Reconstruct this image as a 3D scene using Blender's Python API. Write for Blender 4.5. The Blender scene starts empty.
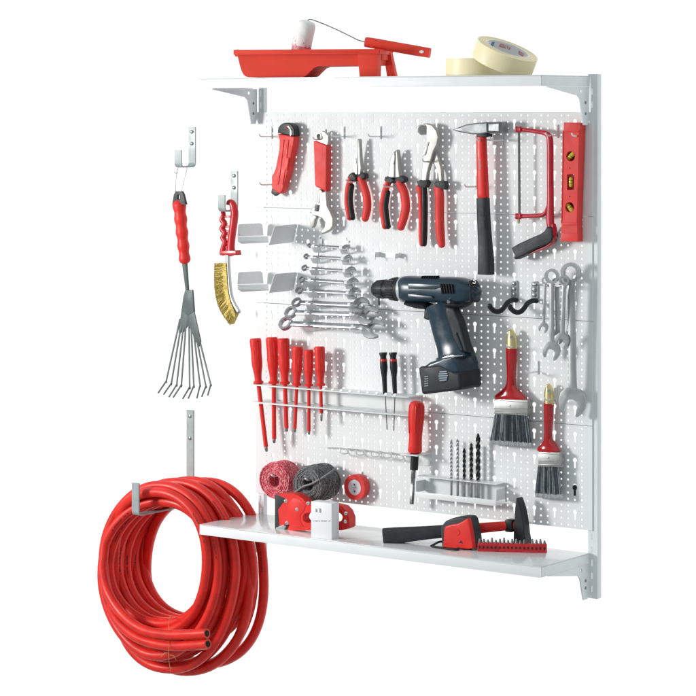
import bpy, bmesh, math, random
from mathutils import Vector, Matrix
random.seed(7)
sc = bpy.context.scene
col = sc.collection
# ------------------------------------------------------------------ camera, world, lamp, exposure
ZT = 1.5                                    # height of the top edge of the pegboard (camera height)
TH = math.radians(35.8)
CAM = Vector((3.215, -4.127, ZT))
FPX = 2490.0                                # focal length in photo pixels (696 wide)
cd = bpy.data.cameras.new('camera'); cam = bpy.data.objects.new('camera', cd); col.objects.link(cam)
cam.location = CAM; cam.rotation_euler = (math.pi/2, 0, TH)
cd.sensor_width = 36; cd.lens = FPX/696*36; cd.shift_y = -236/696; cd.clip_end = 100; cd.clip_start = .05
sc.camera = cam
w = bpy.data.worlds.new('World'); sc.world = w; w.use_nodes = True
nt = w.node_tree; nt.nodes.clear()
# studio: bright white backdrop side behind the board, front half made dimmer for contrast
tc = nt.nodes.new('ShaderNodeTexCoord'); sp = nt.nodes.new('ShaderNodeSeparateXYZ')
mr = nt.nodes.new('ShaderNodeMapRange'); mr.interpolation_type = 'SMOOTHSTEP'
mr.inputs[1].default_value = .12; mr.inputs[2].default_value = .5; mr.inputs[3].default_value = 0; mr.inputs[4].default_value = 1
mix = nt.nodes.new('ShaderNodeMix'); mix.data_type = 'RGBA'
mix.inputs[6].default_value = (.50, .54, .55, 1); mix.inputs[7].default_value = (1.02, 1.03, 1.025, 1)
bg = nt.nodes.new('ShaderNodeBackground'); bg.inputs[1].default_value = 1.06; ow = nt.nodes.new('ShaderNodeOutputWorld')
nt.links.new(tc.outputs['Generated'], sp.inputs[0]); nt.links.new(sp.outputs['Y'], mr.inputs[0])
# made-up front surroundings: brighter above, dark band added for contrast on metal, mid-grey below
cr = nt.nodes.new('ShaderNodeValToRGB'); m01 = nt.nodes.new('ShaderNodeMapRange'); m01.inputs[1].default_value = -1; m01.inputs[2].default_value = 1
els = cr.color_ramp.elements; els[0].position = 0; els[0].color = (.36, .39, .40, 1); els[1].position = 1; els[1].color = (.66, .70, .71, 1)
for p_, c_ in ((.40, (.44, .47, .48, 1)), (.47, (.20, .215, .22, 1)), (.55, (.22, .235, .24, 1)), (.64, (.62, .66, .67, 1))):
    e_ = els.new(p_); e_.color = c_
nt.links.new(sp.outputs['Z'], m01.inputs[0]); nt.links.new(m01.outputs[0], cr.inputs[0]); nt.links.new(cr.outputs[0], mix.inputs[6])
nt.links.new(mr.outputs[0], mix.inputs[0]); nt.links.new(mix.outputs[2], bg.inputs[0]); nt.links.new(bg.outputs[0], ow.inputs[0])
ld = bpy.data.lights.new('key_softbox', 'AREA'); ld.shape = 'DISK'; ld.size = .60; ld.energy = 62; ld.color = (1, .985, .96)
lo = bpy.data.objects.new('key_softbox', ld); col.objects.link(lo)
lo.location = (-1.45, -2.15, ZT-.02)
lo.rotation_euler = (Vector((.32, 0, ZT-.36))-lo.location).to_track_quat('-Z', 'Y').to_euler()
sc.view_settings.view_transform = 'Standard'; sc.view_settings.look = 'None'
sc.view_settings.exposure = 0; sc.view_settings.gamma = 1
sc.cycles.max_bounces = 6

# ------------------------------------------------------------------ geometry helpers
RV = Vector((math.cos(TH), math.sin(TH), 0)); DV = Vector((-math.sin(TH), math.cos(TH), 0)); UP = Vector((0, 0, 1))
def ray(u, v): return DV + RV*((u-348)/FPX) + UP*((112-v)/FPX)
def at(u, v, y=0.0):
    d = ray(u, v); return CAM + d*((y-CAM.y)/d.y)
def atz(u, v, z):
    d = ray(u, v); return CAM + d*((z-CAM.z)/d.z)
def atx(u, v, x):
    d = ray(u, v); return CAM + d*((x-CAM.x)/d.x)
def Z(ox, oy, s, pts):                      # reading of an enlarged detail back into photo pixels
    return [(ox+p[0]/s, oy+p[1]/s)+tuple(p[2:]) for p in pts]
def V(*a): return Vector(a)
def smooth(pts, n=6):                       # Catmull-Rom through tuples
    P = [tuple(p) for p in pts]; out = []
    if len(P) < 3: n = max(n, 2)
    for i in range(len(P)-1):
        p0 = P[max(i-1, 0)]; p1 = P[i]; p2 = P[i+1]; p3 = P[min(i+2, len(P)-1)]
        for k in range(n):
            t = k/n
            out.append(tuple(.5*(2*b+(c-a)*t+(2*a-5*b+4*c-d)*t*t+(3*b-a-3*c+d)*t**3) for a, b, c, d in zip(p0, p1, p2, p3)))
    out.append(P[-1]); return out
class MB:
    def __init__(s): s.v = []; s.f = []
    def add(s, vs, fs):
        o = len(s.v); s.v += [tuple(v) for v in vs]; s.f += [tuple(i+o for i in f) for f in fs]; return s
    def addbm(s, bm):
        bm.verts.index_update(); s.add([v.co[:] for v in bm.verts], [[v.index for v in f.verts] for f in bm.faces]); bm.free(); return s
    def prism(s, pts, depth, bevel=0.0, seg=2, both=False):
        """pts: world points of the front outline (facing -y); depth: vector or metres of +y"""
        dv = Vector(depth) if hasattr(depth, '__len__') else Vector((0, depth, 0))
        bm = bmesh.new(); n = len(pts)
        a = [bm.verts.new(p) for p in pts]; b = [bm.verts.new(Vector(p)+dv) for p in pts]
        f = bm.faces.new(a); g = bm.faces.new(b[::-1])
        for i in range(n): bm.faces.new((a[i], b[i], b[(i+1) % n], a[(i+1) % n]))
        bmesh.ops.recalc_face_normals(bm, faces=bm.faces)
        if bevel:
            ed = list(f.edges)+(list(g.edges) if both else [])
            bmesh.ops.bevel(bm, geom=ed, offset=bevel, segments=seg, profile=.6, affect='EDGES', clamp_overlap=True)
        return s.addbm(bm)
    def plate(s, outer, holes, depth):
        """flat plate with holes; loops are world points on one plane; depth vector"""
        dv = Vector(depth) if hasattr(depth, '__len__') else Vector((0, depth, 0))
        bm = bmesh.new(); loops = []
        for L in [outer]+list(holes):
            vs = [bm.verts.new(p) for p in L]; loops.append(vs)
            for i in range(len(vs)): bm.edges.new((vs[i], vs[(i+1) % len(vs)]))
        nrm = dv.normalized()
        bmesh.ops.triangle_fill(bm, edges=bm.edges[:], use_beauty=True, normal=-nrm)
        fr = bm.faces[:]
        m = {}
        for L in loops:
            for v in L: m[v] = bm.verts.new(v.co+dv)
        for f in fr: bm.faces.new([m[v] for v in f.verts][::-1])
        for L in loops:
            for i in range(len(L)):
                a, b = L[i], L[(i+1) % len(L)]; bm.faces.new((a, m[a], m[b], b))
        bmesh.ops.recalc_face_normals(bm, faces=bm.faces)
        return s.addbm(bm)
    def box(s, c, size, bevel=0.0, rot=None, seg=2):
        bm = bmesh.new(); bmesh.ops.create_cube(bm, size=1)
        for v in bm.verts: v.co = Vector((v.co.x*size[0], v.co.y*size[1], v.co.z*size[2]))
        if bevel: bmesh.ops.bevel(bm, geom=bm.edges[:], offset=bevel, segments=seg, profile=.6, affect='EDGES', clamp_overlap=True)
        M = (rot.to_4x4() if rot else Matrix.Identity(4))
        for v in bm.verts: v.co = M @ v.co + Vector(c)
        return s.addbm(bm)
    def tube(s, pts, r, seg=10, hint=None, n=0, power=1.0, cap=True, rnd=True):
        """sweep; r: number, list, or list of (half width, half depth); hint: direction kept as the depth axis"""
        P = [Vector(p) for p in pts]
        R = r if isinstance(r, (list, tuple)) else [r]*len(P)
        R = [(q, q) if not hasattr(q, '__len__') else q for q in R]
        if n:
            sm = smooth([tuple(p)+tuple(q) for p, q in zip(P, R)], n)
            P = [Vector(q[:3]) for q in sm]; R = [(max(q[3], 1e-5), max(q[4], 1e-5)) for q in sm]
        if rnd and cap:
            def ext(p, q, rr, sgn):
                d = (p-q).normalized(); m = min(rr); o = []
                for a in (.5, .85, 1.0):
                    k = math.sqrt(max(1-a*a, .02)); o.append((p+d*m*(a*.8), (rr[0]*(k*.85+.15*(1-a)), rr[1]*(k*.85+.15*(1-a)))))
                return o
            e0 = ext(P[0], P[1], R[0], -1)[::-1]; e1 = ext(P[-1], P[-2], R[-1], 1)
            P = [e[0] for e in e0]+P+[e[0] for e in e1]; R = [e[1] for e in e0]+R+[e[1] for e in e1]
        N = len(P); vs = []; fs = []; B = None
        for i in range(N):
            T = (P[min(i+1, N-1)]-P[max(i-1, 0)]).normalized()
            if hint is not None: B = Vector(hint)-T*T.dot(Vector(hint))
            elif B is None:
                h = Vector((0, 1, 0)) if abs(T.y) < .9 else Vector((1, 0, 0)); B = h-T*T.dot(h)
            else: B = B-T*T.dot(B)
            B.normalize(); Nn = T.cross(B)
            for k in range(seg):
                a = 2*math.pi*k/seg; ca, sa = math.cos(a), math.sin(a)
                if power != 1.0:
                    ca = math.copysign(abs(ca)**power, ca); sa = math.copysign(abs(sa)**power, sa)
                vs.append(P[i]+Nn*(R[i][0]*ca)+B*(R[i][1]*sa))
        for i in range(N-1):
            for k in range(seg):
                k2 = (k+1) % seg; fs.append((i*seg+k, i*seg+k2, (i+1)*seg+k2, (i+1)*seg+k))
        if cap: fs.append(tuple(range(seg))[::-1]); fs.append(tuple((N-1)*seg+k for k in range(seg)))
        return s.add(vs, fs)
    def lathe(s, p0, p1, prof, seg=20):
        """prof: (fraction along p0->p1, radius)"""
        p0 = Vector(p0); p1 = Vector(p1); T = (p1-p0).normalized()
        h = Vector((0, 1, 0)) if abs(T.y) < .9 else Vector((1, 0, 0)); B = (h-T*T.dot(h)).normalized(); N = T.cross(B)
        vs = []; fs = []; n = len(prof)
        for t, r in prof:
            for k in range(seg):
                a = 2*math.pi*k/seg; vs.append(p0.lerp(p1, t)+N*(r*math.cos(a))+B*(r*math.sin(a)))
        for i in range(n-1):
            for k in range(seg):
                k2 = (k+1) % seg; fs.append((i*seg+k, i*seg+k2, (i+1)*seg+k2, (i+1)*seg+k))
        if prof[0][1] > 1e-6: fs.append(tuple(range(seg))[::-1])
        if prof[-1][1] > 1e-6: fs.append(tuple((n-1)*seg+k for k in range(seg)))
        return s.add(vs, fs)
    def strip(s, path, th, x0, x1):
        """bent flat bar: path of (y,z), thickness, between x0 and x1"""
        n = len(path); L = []; Rr = []
        for i in range(n):
            a = Vector(path[max(i-1, 0)]); b = Vector(path[min(i+1, n-1)]); t = (b-a).normalized(); nn = Vector((-t.y, t.x))
            p = Vector(path[i]); L.append(p+nn*th/2); Rr.append(p-nn*th/2)
        o = L+Rr[::-1]
        return s.prism([V(x0, p[0], p[1]) for p in o], (x1-x0, 0, 0), bevel=.0006, seg=1, both=True)
    def build(s, name, m, parent=None, flat=False, ang=38):
        me = bpy.data.meshes.new(name); me.from_pydata(s.v, [], s.f); me.update()
        bm = bmesh.new(); bm.from_mesh(me); bmesh.ops.recalc_face_normals(bm, faces=bm.faces); bm.to_mesh(me); bm.free()
        if not flat:
            me.polygons.foreach_set('use_smooth', [True]*len(me.polygons)); me.set_sharp_from_angle(angle=math.radians(ang))
        me.materials.append(M[m]); o = bpy.data.objects.new(name, me); col.objects.link(o)
        if parent: o.parent = parent
        return o
def tag(o, label, cat, group=None, kind=None):
    o['label'] = label; o['category'] = cat
    if group: o['group'] = group
    if kind: o['kind'] = kind
    return o
def thing(name, label, cat, group=None):
    o = bpy.data.objects.new(name, None); o.empty_display_size = .02; col.objects.link(o); return tag(o, label, cat, group)
def kids(o):
    for c in o.children:
        yield c
        yield from kids(c)
def settle(o):
    """move a thing's origin to its base; vertices were written in world space"""
    ms = ([o] if o.type == 'MESH' else [])+[c for c in kids(o) if c.type == 'MESH']
    pts = [v.co for m in ms for v in m.data.vertices]
    lo_ = [min(p[i] for p in pts) for i in range(3)]; hi = [max(p[i] for p in pts) for i in range(3)]
    c = Vector(((lo_[0]+hi[0])/2, (lo_[1]+hi[1])/2, lo_[2]))
    for m in ms: m.data.transform(Matrix.Translation(-c))
    o.location = c; o['settled'] = 1
def copy_tree(o, parent=None):
    c = o.copy(); col.objects.link(c)
    if parent: c.parent = parent
    for ch in o.children: copy_tree(ch, c)
    return c
def circ(u, v, y, r, n=16, a0=0, a1=2*math.pi):            # circle on a board-parallel plane, world points
    c = at(u, v, y); return [c+V(r*math.cos(a0+(a1-a0)*k/n), 0, r*math.sin(a0+(a1-a0)*k/n)) for k in range(n)]
# ------------------------------------------------------------------ materials
M = {}
def mat(name, c, rough=.45, metal=0.0, var=.06, scale=60, bump=.0, bscale=None, coat=0.0, c2=None, stretch=None, thr=None, spec=.5, aniso=0, rvar=.12, sheen=0):
    m = bpy.data.materials.new(name); m.use_nodes = True; t = m.node_tree; b = t.nodes['Principled BSDF']
    b.inputs['Roughness'].default_value = rough; b.inputs['Metallic'].default_value = metal
    b.inputs['Specular IOR Level'].default_value = spec
    if coat: b.inputs['Coat Weight'].default_value = coat; b.inputs['Coat Roughness'].default_value = .08
    co = t.nodes.new('ShaderNodeTexCoord'); src = co.outputs['Object']
    if stretch:
        mp = t.nodes.new('ShaderNodeMapping'); mp.inputs['Scale'].default_value = stretch; t.links.new(src, mp.inputs[0]); src = mp.outputs[0]
    nz = t.nodes.new('ShaderNodeTexNoise'); nz.inputs['Scale'].default_value = scale; nz.inputs['Detail'].default_value = 5
    t.links.new(src, nz.inputs['Vector'])
    rp = t.nodes.new('ShaderNodeValToRGB')
    if c2 is None:
        lo_ = [max(x*(1-var), 0) for x in c]; hi = [min(x*(1+var), 1) for x in c]
    else: lo_, hi = c, c2
    rp.color_ramp.elements[0].color = (*lo_, 1); rp.color_ramp.elements[1].color = (*hi, 1)
    rp.color_ramp.elements[0].position = thr[0] if thr else .3; rp.color_ramp.elements[1].position = thr[1] if thr else .7
    t.links.new(nz.outputs[0], rp.inputs[0]); t.links.new(rp.outputs[0], b.inputs['Base Color'])
    n2 = t.nodes.new('ShaderNodeTexNoise'); n2.inputs['Scale'].default_value = 28; n2.inputs['Detail'].default_value = 6
    t.links.new(co.outputs['Object'], n2.inputs['Vector'])
    r2 = t.nodes.new('ShaderNodeMapRange'); r2.inputs[1].default_value = .3; r2.inputs[2].default_value = .7
    r2.inputs[3].default_value = max(rough-rvar, .03); r2.inputs[4].default_value = min(rough+rvar, 1)
    t.links.new(n2.outputs[0], r2.inputs[0]); t.links.new(r2.outputs[0], b.inputs['Roughness'])
    if bump:
        n3 = t.nodes.new('ShaderNodeTexNoise'); n3.inputs['Scale'].default_value = bscale or 400; n3.inputs['Detail'].default_value = 3
        t.links.new(src, n3.inputs['Vector'])
        bp = t.nodes.new('ShaderNodeBump'); bp.inputs['Strength'].default_value = bump; bp.inputs['Distance'].default_value = .001
        t.links.new(n3.outputs[0], bp.inputs['Height']); t.links.new(bp.outputs[0], b.inputs['Normal'])
    M[name] = m; return m
mat('board_white', (.80, .825, .83), .55, spec=.3, var=.02, scale=14, bump=.05, bscale=900)
mat('shelf_white_lit', (.79, .81, .815), .4, var=.015, scale=9)  # shelf paint again, kept lighter for the lips that face the light
mat('blade_dark', (.05, .065, .06), .5, spec=.3, var=.3, scale=120)
mat('shelf_white_shaded', (.68, .705, .715), .18, var=.015, scale=9, coat=.3, rvar=.05)  # same white as the lips, grazing-angle shade put into the base colour
mat('post_grey', (.76, .81, .825), .42, var=.03, bump=.04, bscale=700)
mat('zinc', (.34, .38, .378), .5, .15, spec=.3, var=.10, scale=45)
mat('clip_white', (.80, .83, .83), .4, var=.02)
mat('sheet_grey', (.78, .80, .80), .45, var=.02)
mat('red', (.74, .030, .024), .42, spec=.3, var=.10, scale=40, bump=.06)
mat('red_light', (.72, .050, .044), .5, spec=.28, var=.10, scale=45, bump=.08)
mat('red_deep', (.55, .012, .022), .32, var=.12, scale=50)
mat('red_paint', (.50, .02, .04), .33, var=.12, scale=50)
mat('hose_red', (.68, .020, .012), .42, spec=.36, var=.14, scale=35, bump=.12, bscale=160)
mat('tray_red', (.74, .055, .032), .55, spec=.25, var=.05, scale=22, bump=.08, rvar=.04)
mat('red_lacquer', (.40, .004, .008), .16, var=.08, scale=60, coat=.6)
mat('rubber', (.015, .016, .018), .5, spec=.35, var=.25, scale=80, bump=.12)
mat('grip_grey', (.030, .034, .038), .55, spec=.35, var=.2, scale=80, bump=.2)
mat('black', (.008, .008, .008), .6, var=.2, spec=.15)
mat('black_bit', (.03, .028, .026), .3, .6, var=.3)
mat('chrome', (.66, .67, .665), .22, 1.0, var=.05, scale=50)
mat('satin', (.43, .42, .395), .42, .5, spec=.3, var=.08, scale=70)
mat('steel', (.44, .455, .465), .33, 1.0, var=.10, scale=60)
mat('dark_steel', (.22, .235, .24), .4, .85, var=.25, scale=70)
mat('forged', (.25, .265, .27), .45, .7, var=.18, scale=50, bump=.12, bscale=200)
mat('rake_green', (.10, .125, .122), .5, .1, spec=.3, var=.15, scale=60)
mat('drill_blue', (.012, .036, .058), .27, spec=.5, var=.12, scale=40, bump=.03)
mat('drill_dark', (.016, .019, .024), .5, spec=.35, var=.2, scale=60, bump=.18)
mat('ferrule_metal', (.40, .41, .40), .34, .85, spec=.4, var=.12, scale=70)
mat('gold', (.76, .62, .32), .30, .85, var=.05, rvar=.03)
mat('bristle', (.025, .032, .042), .6, c2=(.22, .25, .28), scale=330, stretch=(1, .6, .03), thr=(.38, .66))
mat('bristle_tip', (.55, .57, .58), .6, var=.2, scale=500)
mat('brass_wire', (.26, .17, .02), .55, .3, c2=(.66, .52, .14), scale=420)
mat('masking', (.86, .77, .49), .5, var=.04, scale=14, bump=.06, bscale=300)
mat('masking_edge', (.55, .50, .30), .6, var=.12, scale=8, bump=.1)
mat('core_white', (.74, .76, .80), .6, var=.04)
mat('twine_red', (.58, .03, .06), .6, c2=(.86, .52, .54), scale=300, thr=(.45, .75), bump=.4, bscale=700)
mat('twine_grey', (.07, .075, .08), .6, c2=(.28, .29, .30), scale=260, thr=(.4, .75), bump=.4, bscale=700)
mat('twine_strand', (.22, .23, .23), .6, var=.2, scale=300)
mat('vial', (.62, .60, .06), .12, var=.1, coat=.5)
mat('vial_dark', (.22, .16, .02), .2, var=.3)
mat('print', (.02, .012, .012), .6, var=.2)
mat('print_grey', (.30, .32, .34), .6, var=.2)
mat('print_blue', (.10, .30, .50), .5, var=.1)
mat('print_red', (.60, .06, .07), .5, var=.1)
mat('carton', (.80, .81, .84), .45, var=.015)
mat('roller_nap', (.80, .81, .805), .8, var=.05, scale=90, bump=.7, bscale=500)
mat('roller_paint', (.72, .10, .16), .5, c2=(.85, .62, .64), scale=110, bump=.4, bscale=500)
mat('tie_wire', (.45, .26, .08), .5, .2)
mat('satin_steel', (.50, .52, .52), .36, .85, var=.06, scale=60)
mat('zinc_bright', (.70, .73, .72), .3, .7, var=.08)
mat('ring_grey', (.50, .54, .56), .35, var=.08)
mat('slot_mark', (.30, .36, .40), .5, var=.1)
mat('hole_shade_black', (.01, .01, .01), .5)  # black standing in for the shade inside an open keyhole
mat('red_deep_matt', (.58, .02, .025), .5, var=.1, scale=60)
# ------------------------------------------------------------------ wall system
PW, PH = .8130, .2
def make_panel():
    TP = .0497; CW = .0152; v = []; f = []
    T = .0015; x0 = .0375-CW; z0 = -.1988
    def tile(kind):                               # one column strip of the hole pattern: keyhole column or dot column
        bm = bmesh.new(); loops = []
        def loop(pts):
            vs = [bm.verts.new((p[0], 0, p[1])) for p in pts]
            for i in range(len(vs)): bm.edges.new((vs[i], vs[(i+1) % len(vs)]))
            loops.append(vs)
        def dot(cx, cz, r=.00225, n=10): loop([(cx+r*math.cos(2*math.pi*k/n), cz+r*math.sin(2*math.pi*k/n)) for k in range(n)])
        loop([(0, 0), (CW, 0), (CW, TP), (0, TP)])
        kx = CW/2; rz = [TP*(.125+.25*i) for i in range(4)]; kz = rz[2]+.001
        if kind:
            hole = [(kx+.0046*math.cos(a), kz+.0046*math.sin(a)) for a in [math.radians(-60+300*k/13) for k in range(14)]]
            hole += [(kx-.0021, kz-.0145), (kx-.001, kz-.0157), (kx+.001, kz-.0157), (kx+.0021, kz-.0145)]
            loop(hole); dot(kx, rz[0]-.0006)
        else:
            for z in rz: dot(kx, z)
        bmesh.ops.triangle_fill(bm, edges=bm.edges[:], use_beauty=True, normal=(0, -1, 0))
        bm.verts.index_update()
        tv = [x.co.copy() for x in bm.verts]; tf = []
        for q in bm.faces:
            ids = [x.index for x in q.verts]
            tf.append(ids[::-1] if q.normal.y > 0 else ids)
        hl = [[x.index for x in L] for L in loops[1:]]; bm.free(); return tv, tf, hl
    kt, dt = tile(True), tile(False); NC = 51                # dots, then keyhole / dot / dot ...
    for i in range(NC):
        tv, tf, hl = kt if i % 3 == 1 else dt
        for j in range(4):
            o = len(v); d = V(x0+i*CW, 0, z0+j*TP); v += [p+d for p in tv]; f += [[a+o for a in q] for q in tf]
            for L in hl:
                o2 = len(v); v += [tv[a]+d+V(0, T, 0) for a in L]; n = len(L)
                for k in range(n): f.append([L[k]+o, L[(k+1) % n]+o, o2+(k+1) % n, o2+k])
    m = MB(); m.add(v, f)
    xa, xb = x0, x0+NC*CW; za, zb = z0, z0+4*TP
    def quad(a, b, c, d): m.add([a, b, c, d], [(0, 1, 2, 3)])
    quad(V(0, 0, za), V(xa, 0, za), V(xa, 0, zb), V(0, 0, zb)); quad(V(xb, 0, za), V(PW, 0, za), V(PW, 0, zb), V(xb, 0, zb))
    # folded edges
    R = [(za, .0), (za-.0003, .0006), (za-.0003, .013)]
    for s, zz in ((-1, za), (1, zb)):
        r = [(zz, 0), (zz+.0002*s, .0007), (zz+.0002*s, .013)]
        for a, b in zip(r, r[1:]): quad(V(0, a[1], a[0]), V(PW, a[1], a[0]), V(PW, b[1], b[0]), V(0, b[1], b[0]))
    for s, xx in ((-1, 0), (1, PW)):
        r = [(xx, 0), (xx+.0007*s, .0008), (xx+.0007*s, .013)]
        for a, b in zip(r, r[1:]): quad(V(a[0], a[1], za), V(a[0], a[1], zb), V(b[0], b[1], zb), V(b[0], b[1], za))
    me = bpy.data.meshes.new('perforated_panel'); me.from_pydata(m.v, [], m.f); me.update(); me.materials.append(M['board_white'])
    o = bpy.data.objects.new('perforated_panel', me); col.objects.link(o); o['settled'] = 1
    return o
plab = ['white perforated steel panel behind the pliers, topmost of four', 'white perforated steel panel behind the drill body and small wrench set, second from top',
        'white perforated steel panel behind the screwdriver rack and paintbrush bristles, third from top', 'white perforated steel panel above the lower shelf behind the drill bits, lowest of four']
pan = make_panel()
for i in range(4):
    o = pan if i == 0 else pan.copy()
    if i: col.objects.link(o)
    o.location = (0, 0, ZT-.0004-PH*i); tag(o, plab[i], 'pegboard panel', 'perforated panels of the tool wall')

def upright(label, x0, x1, yb):
    t = thing('slotted_upright', label, 'upright', 'uprights of the tool wall')
    z0, z1 = ZT-.929, ZT+.0725; yf = .0028
    n = int((z1-z0)/.025); cx = x0+.4*(x1-x0); bm = bmesh.new()
    zs = [z0]
    for k in range(n):
        zc = z0+.018+k*.025
        if zc+.009 < z1: zs += [zc-.006, zc+.006]
    zs.append(z1); xs = [x0, cx-.0015, cx+.0015, x1]
    gv = [[bm.verts.new((x, yf, z)) for x in xs] for z in zs]; fr = []
    for a in range(len(zs)-1):
        for b in range(3):
            if not (b == 1 and a % 2 == 1): fr.append(bm.faces.new((gv[a][b], gv[a][b+1], gv[a+1][b+1], gv[a+1][b])))
    r = bmesh.ops.extrude_face_region(bm, geom=fr)
    for e in r['geom']:
        if isinstance(e, bmesh.types.BMVert): e.co.y += .0018
    bmesh.ops.recalc_face_normals(bm, faces=bm.faces)
    m = MB(); m.addbm(bm)
    m.build('slotted_face', 'post_grey', t)
    for s, x in ((0, x0+.0008), (1, x1-.0008)):
        MB().box((x, (yf+.0022+yb)/2, (z0+z1)/2), (.0016, yb-yf-.0022, z1-z0), .0004).build('side_flange', 'post_grey', t)
    return t
upright('grey slotted upright post at the right edge of the white board', PW-.0105, PW+.0100, .0175)
upright('grey slotted upright post at the left edge of the white board, mostly hidden', .005, .0185, .0155)

def shelf(zt, xl, xr, label, lip):
    t = thing('wall_shelf', label, 'shelf', 'shelves of the tool wall')
    d = .18; h = .0185
    m = MB(); m.box(((xl+xr)/2, -d/2, zt-.001), (xr-xl, d, .002), .0007); m.build('shelf_board', 'shelf_white_shaded', t)
    m = MB(); m.box(((xl+xr)/2, -d+.0008, zt-.0022-h/2), (xr-xl-.0004, .0016, h), .0005); m.build('front_lip', 'shelf_white_lit', t)
    for x, s in ((xl+.001, -1), (xr-.001, 1)):
        m = MB(); m.box((x, -d/2+.002, zt-.0022-h/2), (.0016, d-.005, h), .0005)
        for yy in (-d+.018, -.06): m.box((x+.0008*s, yy, zt-.0135), (.0006, .004, .0022), .0002)
        m.build('end_lip', 'post_grey' if s > 0 else 'shelf_white_lit', t)
    return t
xr = at(594.5, 550, 0).x; xr2 = at(541, 569, -.18).x
XL = at(199.5, 530, -.18).x; XR = at(540.5, 569, -.18).x
shelf(ZT+.069, XL-.004, XR, 'upper white metal shelf carrying the red paint tray and masking tape', .02)
shelf(ZT-.842, XL, XR, 'lower glossy white metal shelf with the staple gun, tape measure and hammer on it', .02)
def bracket(zb, x, label, leg):
    t = thing('shelf_bracket', label, 'bracket', 'shelf brackets of the tool wall')
    pts = [(-.150, 0), (-.150, -.0015), (-.042, -.017), (-.034, -.024), (-.022, -leg), (-.006, -leg), (-.0015, -leg+.01), (-.0015, 0)]
    m = MB(); m.plate([V(x, p[0], zb+p[1]) for p in pts], [[V(x, -.03+.003*math.cos(a), zb-.0085+.004*math.sin(a)) for a in [2*math.pi*k/10 for k in range(10)]]], (-.0025, 0, 0))
    m.build('bracket_plate', 'post_grey', t)
    m = MB(); m.box((x-.006, -.08, zb-.0012), (.011, .12, .0016), .0004); m.build('top_flange', 'post_grey', t)
    for zz in (-.03, -leg+.022):
        MB().lathe((x-.001, -.014, zb+zz), (x+.0012, -.014, zb+zz), [(0, .003), (.7, .003), (1, .002)], 10).build('rivet', 'dark_steel', t)
    return t
zu, zl = ZT+.069-.021, ZT-.842-.021
bracket(zu, XR-.001, 'grey bracket under the right end of the upper shelf', .073)
bracket(zu, .0045, 'grey bracket under the left part of the upper shelf', .073)
bracket(zl, XR-.001, 'grey bracket under the right end of the lower shelf', .066)
bracket(zl, .0045, 'grey bracket under the left part of the lower shelf, behind the hose', .066)

# ------------------------------------------------------------------ hooks on the free wall to the left
def jhook(label, u, vtop, vbot, ul, vl0, vl1, w=.019, th=.003):
    t = thing('wall_hook', label, 'hook', 'flat steel hooks on the wall')
    p = at(u, vtop, -.002); q = at(u, vbot, -.002)
    x0 = p.x-w/2; yl = -.02
    for yy in [-.001*k for k in range(10, 260)]:            # reach of the arm
        if at(ul, vl1, yy).x >= p.x: yl = yy; break
    zt, zb = p.z, q.z; zlt = at(ul, vl0, yl).z
    r = .008
    path = [(-.002, zt), (-.002, zb+r)]+[(-.002-r+r*math.cos(a), zb+r-r*math.sin(a)) for a in (.4, .8, 1.2, 1.57)]
    path += [(yl+r-r*math.sin(a), zb+r-r*math.cos(a)) for a in (0, .4, .8, 1.2, 1.57)]+[(yl, zlt)]
    MB().strip(path, th, x0, x0+w).build('hook_strip', 'zinc', t)
    for k in (.12, .42) if vbot-vtop < 60 else (.05, .27):
        z = zt+(zb-zt)*k if vbot-vtop < 60 else zt-(.013 if k < .1 else .06)
        MB().lathe((p.x, -.0034, z), (p.x, -.0062, z), [(0, .0042), (.6, .004), (1, .0022)], 14).build('screw', 'steel', t)
    return t, yl, p.x
hk1, yl1, hx1 = jhook('zinc steel hook with the hand rake hanging from it', 192.3, 127, 166.5, 178.5, 150, 165)
hk2, yl2, hx2 = jhook('zinc steel hook holding the wire brush by its red handle', 234.5, 171, 210.5, 222, 195, 210)
hk3, yl3, hx3 = jhook('long zinc steel hook carrying the coiled red hose', 190.5, 410, 504, 136, 483, 512, w=.0195, th=.004)
# hand rake
t = thing('hand_rake', 'small hand rake with red grip and nine dark tines hanging by a wire', 'hand rake')
y = -.026
a = at(177.5, 166, -.018); b = at(188, 166, -.018)
loopz = [at(175.5, 192, y)+V(0, 0, 0), at(175.8, 180, y), at(178.3, 167, -.021), at(183, 163.0, -.021), at(187, 167, -.021), at(184, 180, y), at(181.3, 192, y)]
MB().tube(loopz, .0007, 6, n=4).tube([at(174.2, 172, y), at(176.3, 173.5, y), at(178.0, 172.6, y)], .0006, 5).build('wire_loop', 'dark_steel', t)
capo = [at(u, v, y-.008) for u, v in Z(150, 110, 4.97, [(128, 404), (156, 404), (164, 420), (176, 470), (110, 472), (118, 420)])]
capi = [at(u, v, y-.008) for u, v in Z(150, 110, 4.97, [(140, 418), (148, 426), (148, 442), (141, 450), (134, 440), (134, 424)])]
MB().plate(capo, [capi], .007).build('end_cap', 'rubber', t)
path = []
rr = []
for k in range(37):
    f = k/36; u = 179.2+(184.8-179.2)*f; v = 204+(260-204)*f
    wv = math.sin(f*math.pi*2*4.2+.6)
    path.append(at(u, v, y)); rr.append((.0142-.0022*f+.0013*wv, .0130-.002*f+.0008*wv))
mm = MB(); mm.tube(path, rr, 18, hint=(0, 1, 0)); mm.build('grip', 'red', t)
mm = MB(); sh = Z(140, 290, 5.8, [(258, -165), (270, -30), (277, -10)])
mm.tube([at(u, v, y) for u, v in [(184.2, 258), (186, 275), (187.6, 292)]], [(.0075, .004), (.0062, .003), (.0048, .0025)], 12, hint=(0, 1, 0))
mm.prism([at(u, v, y-.003) for u, v in Z(140, 290, 5.8, [(262, 0), (302, 0), (312, 126), (276, 150), (240, 116), (250, 40)])], .005, .001)
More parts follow.
